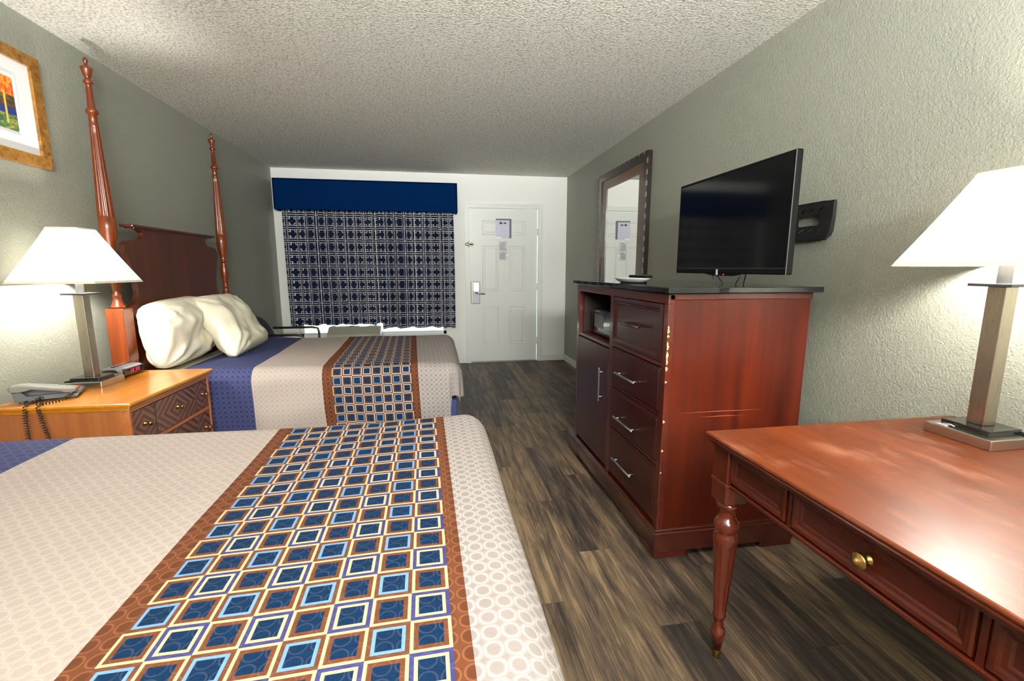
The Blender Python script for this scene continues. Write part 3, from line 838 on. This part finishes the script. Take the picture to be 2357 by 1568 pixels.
def smooth_path(pts, n=8):
    P = [Vector(p) for p in pts]; out = []
    for i in range(len(P) - 1):
        p0, p1, p2, p3 = P[max(i - 1, 0)], P[i], P[i + 1], P[min(i + 2, len(P) - 1)]
        for k in range(n):
            q = k / n
            out.append(.5 * ((2 * p1) + (p2 - p0) * q + (2 * p0 - 5 * p1 + 4 * p2 - p3) * q * q + (3 * p1 - p0 - 3 * p2 + p3) * q ** 3))
    out.append(P[-1]); return out
# local frame of the phone: the nightstand edge lies roughly at y = -.13 .. -.2
RI = Matrix.Rotation(-math.radians(25), 3, 'Z')
def loc_(x, y, z): return RI @ (Vector((x, y, z)) - Vector((-1.715, 2.300, NZ)))
edge = lambda x: 2.120 + (-1.29 - x) * .049
def yed(x, d): return edge(x) - d
xa, xb = -1.695, -1.635
cp = [loc_(-1.600, 2.255, NZ + .026), loc_(-1.612, 2.215, NZ + .010), loc_(-1.64, 2.165, NZ + .008), loc_(xb - .012, yed(xb, .002), NZ + .006), loc_(xb, yed(xb, .012), NZ - .05), loc_(xb + .01, yed(xb, .008), NZ - .16), loc_(-1.655, yed(xb, .008), NZ - .27),
      loc_(xa, yed(xa, .008), NZ - .18), loc_(xa, yed(xa, .012), NZ - .05), loc_(xa, yed(xa, -.004), NZ + .009), loc_(-1.70, 2.20, NZ + .012), loc_(-1.695, 2.235, NZ + .022)]
coil(smooth_path(cp, 8), 74, .0065, .0019).build('coiled_cord', 'cord', ph)

# ------------------------------------------------------------------ alarm clock
ck = thing('alarm_clock', 'small silver alarm clock with red digits behind the lamp', 'clock', (-1.675, 2.718, NZ), math.radians(-2))
pr = []
for k in range(24):
    a = 2 * PI * k / 24; c, s_ = math.cos(a), math.sin(a)
    pr.append((.056 * math.copysign(abs(c) ** .6, c), .030 + .029 * math.copysign(abs(s_) ** .6, s_)))
c = MB(); vs = []; fs = []
NN = 16
for i in range(NN + 1):
    y = -.095 + .19 * i / NN; e = 1 - abs(i / NN * 2 - 1) ** 8 * .35
    for (px, pz) in pr: vs.append((px * e, y, .030 + (pz - .030) * e))
for i in range(NN):
    for k in range(24): fs.append((i * 24 + k, i * 24 + (k + 1) % 24, (i + 1) * 24 + (k + 1) % 24, (i + 1) * 24 + k))
fs.append(tuple(range(24))); fs.append(tuple(NN * 24 + k for k in reversed(range(24))))
c.add(vs, fs, True); c.build('body', 'silver_plastic', ck)
f = MB().box(.048, .0575, -.080, .080, .012, .048, .003); fo = f.build('display', 'black_gloss', ck)
def digit(mb, y, z, w, h, segs):
    th = .0022; x0, x1 = .0575, .0583
    S = {'a': (y, y + w, z + h - th, z + h), 'd': (y, y + w, z, z + th), 'g': (y, y + w, z + h / 2 - th / 2, z + h / 2 + th / 2), 'f': (y, y + th, z + h / 2, z + h), 'e': (y, y + th, z, z + h / 2),
         'b': (y + w - th, y + w, z + h / 2, z + h), 'c': (y + w - th, y + w, z, z + h / 2)}
    for q in segs: mb.box(x0, x1, S[q][0], S[q][1], S[q][2], S[q][3])
dm = MB()
for k, sg in enumerate(('bc', 'abged', 'abgcd', 'abcdefg')):
    digit(dm, -.036 + k * .020 + (.004 if k > 1 else 0), .024, .012, .018, sg)
dm.build('digits', 'led_red', fo)
bt = MB()
for k in range(6): bt.box(-.012, .004, -.07 + k * .026, -.055 + k * .026, .056, .0605, .001)
bt.build('buttons', 'black_plastic', ck)

# ------------------------------------------------------------------ framed picture on the left wall
pc = thing('framed_picture', 'framed abstract tree print with wide white mat above the nightstand', 'picture', (XL, 2.36, 1.745))
y0, y1, z0, z1, fw = 1.99, 2.735, 1.748, 2.258, .052
f = MB()
x0, x1 = XL + .001, XL + .026
for poly in ([(y0, z0), (y1, z0), (y1 - fw, z0 + fw), (y0 + fw, z0 + fw)], [(y0, z1), (y1, z1), (y1 - fw, z1 - fw), (y0 + fw, z1 - fw)], [(y0, z0), (y0, z1), (y0 + fw, z1 - fw), (y0 + fw, z0 + fw)], [(y1, z0), (y1, z1), (y1 - fw, z1 - fw), (y1 - fw, z0 + fw)]):
    f.prism(poly, x0, x1, 'x')
f.build('frame', 'gold_frame', pc, world=True)
MB().box(XL + .002, XL + .012, y0 + .04, y1 - .04, z0 + .04, z1 - .04).build('mat', 'mat_board', pc, world=True)
m = MB(); q = MB()
ay0, ay1, az0, az1 = 2.155, 2.582, 1.885, 2.118
bw = .012
for (a_, b_, c_, d_) in ((ay0 - bw - .006, ay1 + bw + .006, az0 - bw - .006, az0 - bw), (ay0 - bw - .006, ay1 + bw + .006, az1 + bw, az1 + bw + .006), (ay0 - bw - .006, ay0 - bw, az0 - bw, az1 + bw), (ay1 + bw, ay1 + bw + .006, az0 - bw, az1 + bw)):
    m.box(XL + .012, XL + .0155, a_, b_, c_, d_, .001)
m.build('mat_bevel', 'mat_board', pc, world=True)
x = XL + .0135
q.add([(x, ay0, az0), (x, ay1, az0), (x, ay1, az1), (x, ay0, az1)], [(0, 1, 2, 3)]); q.uv = {0: (0, 0), 1: (1, 0), 2: (1, 1), 3: (0, 1)}
q.build('print', 'print', pc, world=True)

# ------------------------------------------------------------------ chest with drawers
cx0, cx1, cy0, cy1, cz0, cz1 = .935, 1.585, 1.710, 2.900, .135, 1.150
cs = thing('dresser', 'tall cherry chest with black top, open cubby and drawers under the television', 'dresser', (1.25, 2.3, 0))
m = MB()
m.box(cx0 + .004, cx1, cy0, cy0 + .022, cz0, cz1, .002).box(cx0 + .004, cx1, cy1 - .022, cy1, cz0, cz1, .002)
m.box(cx1 - .012, cx1, cy0 + .02, cy1 - .02, cz0, cz1).box(cx0 + .02, cx1, cy0 + .02, cy1 - .02, cz1 - .02, cz1).box(cx0 + .02, cx1, 2.300, 2.318, cz0, cz1 - .02)
m.box(cx0 + .02, cx1 - .01, 2.318, cy1 - .02, .838, .850).box(cx0 + .02, cx1 - .01, cy0 + .02, 2.30, .848, .866)
m.build('carcass', 'chest_z', cs, world=True)
m = MB()
for (a_, b_) in ((cy0 - .004, cy0 + .034), (2.288, 2.326), (cy1 - .040, cy1 + .002)): m.box(cx0 - .006, cx0 + .022, a_, b_, cz0, 1.125, .003)
m.box(cx0 - .008, cx0 + .022, cy0 - .006, cy1 + .004, 1.118, 1.160, .004)
m.box(cx0 - .004, cx0 + .022, 2.32, cy1 - .03, .832, .852, .003).box(cx0 - .004, cx0 + .022, cy0 + .03, 2.295, .852, .872, .003)
for z in (.640, .418): m.box(cx0 - .002, cx0 + .022, cy0 + .03, 2.295, z - .006, z + .006, .002)
m.box(cx0 - .002, cx1 + .004, cy0 - .006, cy0 + .01, 1.135, 1.162, .003)
m.build('face_frame', 'chest_y', cs, world=True)
m = MB(); px0, px1, py0, py1 = .912, 1.600, 1.690, 2.985
m.box(px0, px1, py0, py1, .030, .122, .004)
m.box(px0 + .003, px1, py0 + .003, py1 - .003, .118, .136, .003)
m.build('plinth', 'plinth', cs, world=True)
for (a_, b_, c_, d_) in ((px0, px0 + .16, py0, py0 + .16), (px1 - .17, px1, py0, py0 + .16), (px0, px0 + .16, py1 - .16, py1), (px1 - .16, px1, py1 - .16, py1)):
    MB().box(a_ + .004, b_ - .004, c_ + .004, d_ - .004, 0, .034, .003).build('foot', 'chest_y', cs, world=True)
m = MB().box(.908, 1.605, 1.668, 2.945, 1.163, 1.187, .003)
m.build('top_slab', 'granite', cs, world=True)
def bar_handle(parent, y0_, y1_, z, x, mat):
    h_ = MB(); xo = x - .032
    h_.tube([(xo, y0_, z), (xo, y1_, z)], .0062, 10)
    for yy in (y0_ + .025, y1_ - .025): h_.tube([(x + .002, yy, z), (xo, yy, z)], .0045, 8)
    h_.build('handle', mat, parent, world=True)
m = MB().box(1.50, 1.56, 2.32, cy1 - .024, .852, cz1 - .022).box(cx0 + .03, 1.50, cy1 - .030, cy1 - .0225, .852, cz1 - .022).box(cx0 + .03, 1.50, 2.3185, 2.324, .852, cz1 - .022).box(cx0 + .03, 1.50, 2.324, cy1 - .03, cz1 - .030, cz1 - .0215)
m.build('cubby_shade_lining', 'chest_in', cs, world=True)  # boxes added so the cubby interior reads as deep shade
# framed top drawer
dx = cx0 - .010
m = MB(); y0_, y1_, zz0, zz1 = cy0 + .036, 2.284, .876, 1.115
m.box(dx + .010, cx0 + .30, y0_, y1_, zz0, zz1, .002)
m.mould('x', dx + .0095, y0_, y1_, zz0, zz1, [(0, 0), (0, .010), (.004, .012), (.018, .012), (.024, .006), (.030, .005), (.034, .0008)])
o = m.build('framed_drawer', 'chest_front', cs, world=True); bar_handle(o, 1.935, 2.145, .995, dx + .012, 'bronze_handle')
for (zz0, zz1, hz) in ((.650, .848, .735), (.428, .630, .500), (.150, .408, .272)):
    m = MB().box(dx + .004, cx0 + .30, cy0 + .037, 2.284, zz0, zz1, .003)
    m.box(dx + .001, dx + .006, cy0 + .045, 2.276, zz0 + .012, zz1 - .012, .002)
    o = m.build('drawer', 'chest_front', cs, world=True); bar_handle(o, 1.930, 2.160, hz, dx + .004, 'handle')
m = MB().box(dx + .004, dx + .022, 2.330, cy1 - .044, .150, .826, .003)
o = m.build('cabinet_door', 'chest_front', cs, world=True)
h_ = MB(); xo = dx - .030
h_.box(xo - .004, xo + .004, 2.372, 2.388, .520, .712, .003)
for z in (.545, .688): h_.tube([(dx + .004, 2.38, z), (xo, 2.38, z)], .0045, 8)
h_.build('handle', 'handle', o, world=True)
# scratches and chipped edge on the side
rr = random.Random(11)
for z, h2 in ((1.03, .030), (.995, .012), (.965, .034), (.925, .055), (.86, .018), (.80, .009), (.63, .012), (.50, .010), (.40, .007)):
    m = MB(); n_ = 7; xo = cx0 - .0065
    left = [(xo + rr.uniform(.0, .003), z - h2 * k / n_) for k in range(n_ + 1)]; right = [(xo + .005 + rr.uniform(.001, .010) * math.sin(PI * (k + .3) / (n_ + .6)), z - h2 * k / n_) for k in range(n_ + 1)]
    m.prism(left + right[::-1], cy0 - .0052, cy0 - .0035, 'y'); m.build('wood_chip', 'chip', cs, world=True)
for (xa_, xb_, z) in ((1.00, 1.40, .656), (1.10, 1.31, .634)):
    MB().prism([(xa_, z), ((xa_ + xb_) / 2, z + .0012), (xb_, z - .002), ((xa_ + xb_) / 2, z - .0006)], cy0 - .0006, cy0 + .001, 'y').build('scratch', 'scratch', cs, world=True)
# safe in the cubby
sf = thing('safe', 'small glossy black safe box inside the open cubby of the chest', 'safe', (1.12, 2.56, .850))
MB().box(1.005, 1.28, 2.385, 2.815, .8505, 1.010, .008).build('body', 'black_metal', sf, world=True)
MB().box(.994, 1.008, 2.395, 2.805, .858, 1.002, .004).build('door', 'black_gloss', sf, world=True)
kd = MB().lathe([(0, .020), (.008, .020), (.012, .014), (.016, .014)], 0, 0, 16, mat=Matrix.Translation((.996, 2.445, .935)) @ Matrix.Rotation(-PI / 2, 4, 'Y')); kd.build('lock_knob', 'chrome', sf, world=True)
MB().box(.990, .995, 2.60, 2.74, .90, .98, .002).build('key_panel', 'dgrey_plastic', sf, world=True)

# ------------------------------------------------------------------ tray and remote on the chest
ty = thing('oval_tray', 'small white oval tray lying on the black chest top, before the mirror', 'tray', (1.04, 2.32, 1.187))
m = MB(); vs = []; fs = []; N = 36
for (sx_, z) in ((.55, .001), (.62, .001), (.80, .008), (1.0, .022), (1.02, .025), (.98, .025), (.78, .012), (.60, .006)):
    for k in range(N):
        a = 2 * PI * k / N; vs.append((.075 * sx_ * math.cos(a), .150 * sx_ * math.sin(a) * (1 - .12 * math.cos(2 * a)), z))
for i in range(7):
    for k in range(N): fs.append((i * N + k, i * N + (k + 1) % N, (i + 1) * N + (k + 1) % N, (i + 1) * N + k))
fs.append(tuple(reversed(range(N)))); fs.append(tuple(7 * N + k for k in range(N)))
m.add(vs, fs, True); m.build('dish', 'white_plastic', ty)
rm = thing('remote_control', 'black remote control lying across the white oval tray', 'remote control', (1.062, 2.262, 1.2135), math.radians(6))
MB().box(-.020, .020, -.085, .085, 0, .014, .004).build('casing', 'black_plastic', rm)
m = MB()
for i in range(6):
    for j in range(3): m.box(-.013 + j * .010, -.007 + j * .010, -.06 + i * .018, -.05 + i * .018, .0135, .0155, .001)
m.build('buttons', 'dgrey_plastic', rm)

# ------------------------------------------------------------------ television
tv = thing('television', 'flat black television standing over the chest, turned to the beds', 'television', (1.42, 2.07, 1.187))
tx, ty0, ty1, tz0, tz1 = 1.400, 1.648, 2.508, 1.236, 1.724
m = MB().box(tx, tx + .030, ty0, ty1, tz0, tz1, .006)
# chin dips slightly in the middle
m.prism([(ty0 + .25, tz0 + .004), (ty0 + .36, tz0 - .010), (ty1 - .36, tz0 - .010), (ty1 - .25, tz0 + .004)], tx + .002, tx + .024, 'x')
m.box(tx + .028, tx + .060, ty0 + .06, ty1 - .06, tz0 + .05, tz1 - .10, .010)
tvb = m.build('casing', 'black_plastic', tv, world=True)
MB().box(tx - .0012, tx + .002, ty0 + .012, ty1 - .012, tz0 + .028, tz1 - .014).build('screen', 'screen', tv, world=True)
m = MB()
for (a_, b_, c_, d_) in ((ty0 + .002, ty1 - .002, tz0 + .0255, tz0 + .0272), (ty0 + .001, ty0 + .003, tz0, tz1), ): m.box(tx - .0018, tx + .001, a_, b_, c_, d_)
m.build('trim_line', 'dgrey_plastic', tv, world=True)
MB().box(tx - .0018, tx + .001, 2.105, 2.118, tz0 - .006, tz0 + .022).build('badge', 'lgrey_plastic', tv, world=True)
MB().box(tx - .0018, tx + .003, 2.055, 2.060, tz0 - .006, tz0 - .001).build('standby_light', 'led_red', tv, world=True)
for (ya, yb) in ((2.168, 2.122), (1.925, 1.962)):
    m = MB()
    m.tube([(tx + .006, ya, tz0 + .004), (tx + .002, yb, 1.190)], .0030, 8).tube([(tx + .026, ya, tz0 + .004), (tx + .044, yb, 1.190)], .0030, 8).tube([(tx + .006, ya, tz0 + .002), (tx + .026, ya, tz0 + .002)], .003, 8)
    m.build('stand_leg', 'black_metal', tv, world=True)
# wall bracket beside it
wb = thing('wall_bracket', 'black slotted metal bracket on the grey wall, beside the television', 'bracket', (XR, 2.0, 1.49))
def rrect(a0, a1, b0, b1, r, n=5):
    out = []
    for (cx_, cy_, s0) in ((a1 - r, b1 - r, 0), (a0 + r, b1 - r, 90), (a0 + r, b0 + r, 180), (a1 - r, b0 + r, 270)):
        for k in range(n + 1):
            a = math.radians(s0 + 90 * k / n); out.append((cx_ + r * math.cos(a), cy_ + r * math.sin(a)))
    return out
holes = [rrect(1.857, 1.980, 1.456, 1.505, .010)]
def slot(yc_, zc_):
    c_, s_ = math.cos(.42), math.sin(.42); hl, hh = .0165, .0032
    return [(yc_ + (-(a_ * c_) + b_ * s_), zc_ + a_ * s_ + b_ * c_) for (a_, b_) in ((-hl, -hh), (hl, -hh), (hl, hh), (-hl, hh))]
for yy in (1.856, 1.907, 1.957, 2.17, 2.22, 2.27):
    holes.append(slot(yy, 1.525)); holes.append(slot(yy, 1.437))
holes.append(rrect(2.150, 2.270, 1.456, 1.505, .010))
outl = [(1.812, 1.396), (2.31, 1.396), (2.31, 1.558), (1.830, 1.558)]
pl = curve_plate(outl, holes, .004, lambda c_: (XR - .034 + c_.z, c_.x, c_.y)); pl.build('plate', 'black_metal', wb, world=True)
m = MB()
m.prism([(1.786, 1.558), (1.834, 1.558), (1.812, 1.397), (1.797, 1.425), (1.787, 1.49)], XR - .037, XR - .022, 'x')
m.prism([(1.806, 1.550), (1.834, 1.550), (1.822, 1.405), (1.810, 1.43), (1.806, 1.49)], XR - .0225, XR - .001, 'x')
m.build('end_cover', 'black_metal', wb, world=True)
m = MB()
m.box(XR - .036, XR - .001, 1.83, 2.309, 1.5555, 1.561, .001).box(XR - .036, XR - .001, 1.84, 2.309, 1.393, 1.3985, .001).box(XR - .036, XR - .001, 2.306, 2.312, 1.394, 1.560, .002)
m.build('flange', 'black_metal', wb, world=True)
m = MB().tube([(XR - .036, 2.08, 1.485), (XR - .15, 2.12, 1.485), (1.462, 2.10, 1.485)], .014, 8); m.build('arm', 'black_metal', wb, world=True)

# ------------------------------------------------------------------ mirror on right wall
mr = thing('wall_mirror', 'tall mirror in dark frame with gold blocks on the grey wall, beyond the chest', 'mirror', (XR, 4.15, .93))
y0, y1, z0, z1 = 3.610, 4.715, .930, 2.205
X0 = XR - .042
def frame_ring(mb, a0, a1, b0, b1, w, xa, xb):
    for poly in ([(a0, b0), (a1, b0), (a1 - w, b0 + w), (a0 + w, b0 + w)], [(a0, b1), (a1, b1), (a1 - w, b1 - w), (a0 + w, b1 - w)], [(a0, b0), (a0, b1), (a0 + w, b1 - w), (a0 + w, b0 + w)], [(a1, b0), (a1, b1), (a1 - w, b1 - w), (a1 - w, b0 + w)]):
        mb.prism(poly, xa, xb, 'x')
m = MB(); frame_ring(m, y0, y1, z0, z1, .070, X0, XR - .001); frame_ring(m, y0 + .145, y1 - .145, z0 + .120, z1 - .120, .028, X0 + .014, XR - .002)
nplain = len(m.f)
z = z0 + .03
while z < z1 - .03:
    m.box(X0 - .001, X0 + .004, y0 - .0015, y0 + .020, z, z + .040, .001); m.box(X0 - .001, X0 + .004, y1 - .020, y1 + .0015, z, z + .040, .001); z += .088
y = y0 + .06
while y < y1 - .05:
    m.box(X0 - .001, X0 + .004, y, y + .010, z1 - .020, z1 + .0015, .001); y += .10
fro = m.build('outer_frame', 'dark_frame', mr, world=True)
fro.data.materials.append(M['gold_block'])
for p_ in list(fro.data.polygons)[nplain:]: p_.material_index = 1
m = MB(); frame_ring(m, y0 + .065, y1 - .065, z0 + .065, z1 - .065, .088, X0 + .010, XR - .002); m.build('inner_frame', 'bronze_frame', mr, world=True)
MB().box(XR - .020, XR - .016, y0 + .165, y1 - .165, z0 + .140, z1 - .140).build('glass', 'mirror', mr, world=True)

# ------------------------------------------------------------------ notices on the door
n1 = thing('door_notice', 'lavender letter sheet in a clear sleeve taped high on the entrance door', 'notice', (.905, YF + .012, 1.66))
fy = YF + .0138
MB().box(.805, 1.012, fy - .0015, fy, 1.655, 1.905).build('sheet', 'paper', n1, world=True)
m = MB().box(.805, 1.012, fy - .0022, fy - .0012, 1.885, 1.905).box(.985, 1.012, fy - .0022, fy - .0012, 1.655, 1.89); m.build('sleeve_edge', 'ink', n1, world=True)
m = MB().prism([(.848, 1.85), (.872, 1.868), (.896, 1.85), (.884, 1.836), (.860, 1.836)], fy - .0026, fy - .0014, 'y').box(.908, .945, fy - .0026, fy - .0014, 1.840, 1.858); m.build('printed_mark', 'ink_dark', n1, world=True)
MB().box(.798, .880, fy - .003, fy - .0012, 1.650, 1.672, .0005).build('tape', 'tape', n1, world=True)
n2 = thing('door_notice', 'narrow white printed notice taped below the letter sheet on the door', 'notice', (.905, YF + .016, 1.37))
fy = YF + .0185
MB().box(.845, .962, fy - .001, fy, 1.365, 1.625).build('sheet', 'paper_w', n2, world=True)
m = MB(); rr = random.Random(4)
m.box(.880, .930, fy - .0018, fy - .0008, 1.600, 1.607)
for k in range(8): m.box(.855, .855 + rr.uniform(.07, .098), fy - .0018, fy - .0008, 1.585 - k * .012, 1.590 - k * .012)
m.box(.880, .928, fy - .0018, fy - .0008, 1.470, 1.477)
for k in range(7): m.box(.855, .855 + rr.uniform(.07, .098), fy - .0018, fy - .0008, 1.455 - k * .012, 1.461 - k * .012)
m.build('printed_lines', 'ink', n2, world=True)
MB().box(.888, .905, fy - .0025, fy - .0008, 1.612, 1.640, .0005).build('tape', 'tape', n2, world=True)
MB().box(.935, .968, fy - .0025, fy - .0008, 1.425, 1.447, .0005).build('tape', 'tape', n2, world=True)

# ------------------------------------------------------------------ desk
DZ1 = .765
dk = thing('desk', 'cherry writing desk with turned fluted legs and brass knob drawer, right foreground', 'desk', (1.26, .70, 0))
gx0, gx1, gy0, gy1 = .815, 1.738, .205, 1.232
m = MB().box(gx0, gx1, gy0, gy1, DZ1 - .012, DZ1, .005).box(gx0 + .004, gx1 - .004, gy0 + .004, gy1 - .004, DZ1 - .020, DZ1 - .010, .004).box(gx0 + .014, gx1 - .01, gy0 + .014, gy1 - .014, DZ1 - .032, DZ1 - .019, .005)
m.build('top', 'desk_top', dk, world=True)
m = MB().box(gx0 + .0005, gx1 - .001, gy0 + .0005, gy1 - .001, DZ1 - .021, DZ1 - .0115, .004).box(gx0 + .012, gx1 - .008, gy0 + .012, gy1 - .012, DZ1 - .034, DZ1 - .02, .005); m.build('edge_moulding', 'desk_wood', dk, world=True)
ax, ay0, ay1, axb = .858, .245, 1.196, 1.70
m = MB().box(ax + .006, ax + .024, ay0, ay1, .620, DZ1 - .033).box(axb - .024, axb, ay0, ay1, .620, DZ1 - .033).box(ax + .006, axb, ay0, ay0 + .02, .620, DZ1 - .033).box(ax + .006, axb, ay1 - .02, ay1, .620, DZ1 - .033)
for (a_, b_, c_, d_) in ((ax - .004, ax + .02, ay0 - .004, ay1 + .004), (ax - .004, axb, ay1 - .02, ay1 + .004), (ax - .004, axb, ay0 - .004, ay0 + .02)): m.box(a_, b_, c_, d_, .609, .622, .004)
m.box(ax - .001, ax + .02, .918, .930, .62, DZ1 - .033, .001).box(ax - .001, ax + .02, .508, .520, .62, DZ1 - .033, .001)
m.build('apron', 'desk_wood', dk, world=True)
def desk_front(y0_, y1_, name):
    m_ = MB(); z0_, z1_ = .628, DZ1 - .038
    m_.box(ax + .004, ax + .30 if name == 'drawer' else ax + .012, y0_, y1_, z0_, z1_, .001)
    m_.mould('x', ax + .0035, y0_, y1_, z0_, z1_, [(0, 0), (0, .006), (.004, .009), (.012, .0085), (.018, .005), (.025, .004), (.029, .0005)])
    return m_.build(name, 'desk_wood', dk, world=True)
desk_front(.935, 1.160, 'side_panel'); dd = desk_front(.524, .914, 'drawer'); desk_front(.280, .505, 'side_panel')
kb = MB().lathe([(0, .013), (.003, .013), (.005, .007), (.012, .006), (.016, .012), (.020, .017), (.023, .018), (.026, .015), (.028, .009), (.033, .006), (.036, .001)], 0, 0, 20,
                mat=Matrix.Translation((ax + .004, .719, .672)) @ Matrix.Rotation(-PI / 2, 4, 'Y'))
kb.build('knob', 'brass', dd, world=True)
LEGP = [(.028, .0125), (.085, .0205), (.090, .022), (.105, .0215), (.110, .015), (.125, .0145), (.140, .0155), (.150, .019), (.158, .020), (.163, .0185)]
LEGP += [(.165 + .245 * k / 10, .0185 + .0165 * k / 10) for k in range(11)]
LEGP += [(.414, .0360), (.430, .036), (.440, .034), (.446, .030), (.452, .0325), (.468, .037), (.482, .036), (.492, .029), (.500, .023), (.512, .0225), (.524, .024), (.532, .033), (.540, .035), (.546, .033), (.552, .028)]
for (lx, ly) in ((.881, 1.188), (.881, .262), (1.665, 1.188), (1.665, .262)):
    m = MB().box(lx - .0365, lx + .0365, ly - .0365, ly + .0365, .552, DZ1 - .033, .003)
    m.lathe(LEGP, lx, ly, 48, (.165, .41, 12, .11))
    for (a_, b_) in ((.609, .622),): m.box(lx - .040, lx + .040, ly - .040, ly + .040, a_, b_, .004)
    lo = m.build('leg', 'desk_leg', dk, world=True)
    MB().lathe([(0, .010), (.004, .0115), (.030, .0132), (.032, .0128)], lx, ly, 20).build('ferrule', 'brass', lo, world=True)

# ------------------------------------------------------------------ light
w = bpy.data.worlds.new('daylight'); SC.world = w; w.use_nodes = True
bgn = w.node_tree.nodes['Background']
sky = w.node_tree.nodes.new('ShaderNodeTexSky'); sky.sky_type = 'NISHITA'; sky.sun_disc = False; sky.sun_elevation = math.radians(40); sky.sun_rotation = math.radians(200)
w.node_tree.links.new(sky.outputs[0], bgn.inputs[0]); bgn.inputs[1].default_value = 2.0
def area(name, loc, rot, sx, sy, e, col):
    l = bpy.data.lights.new(name, 'AREA'); l.shape = 'RECTANGLE'; l.size = sx; l.size_y = sy; l.energy = e; l.color = col
    o = bpy.data.objects.new(name, l); o.location = loc; o.rotation_euler = rot; COL.objects.link(o); return o
area('rear_fill_light', (.2, YB + .15, 2.05), (math.radians(96), 0, 0), 1.6, .3, 42, (1.0, .99, .97)).data.spread = math.radians(80)  # added unseen fill behind the camera, brightens the far end
area('ceiling_bounce_fill', (.3, -1.55, 1.5), (math.radians(180), 0, 0), .6, .6, 520, (.98, .99, 1.0))  # added unseen fill aimed upwards, lifts ceiling and walls by bounce

# ------------------------------------------------------------------ camera and look
cam = bpy.data.cameras.new('camera'); co = bpy.data.objects.new('camera', cam); COL.objects.link(co)
cam.sensor_fit = 'HORIZONTAL'; cam.sensor_width = 36.0; cam.lens = 36.0 * 1047.0 / 2357.0; cam.clip_start = .02
co.location = (0, 0, CAM_Z); co.rotation_euler = (math.radians(81.0), 0, math.radians(-9.55))
SC.camera = co
SC.view_settings.view_transform = 'Standard'
SC.view_settings.look = 'None'
SC.view_settings.exposure = 0.60
SC.view_settings.gamma = 1.0
SC.cycles.use_denoising = True
SC.cycles.max_bounces = 8; SC.cycles.diffuse_bounces = 5; SC.cycles.glossy_bounces = 4; SC.cycles.transmission_bounces = 4; SC.cycles.transparent_max_bounces = 6
SC.cycles.sample_clamp_indirect = 6.0; SC.cycles.caustics_reflective = False; SC.cycles.caustics_refractive = False
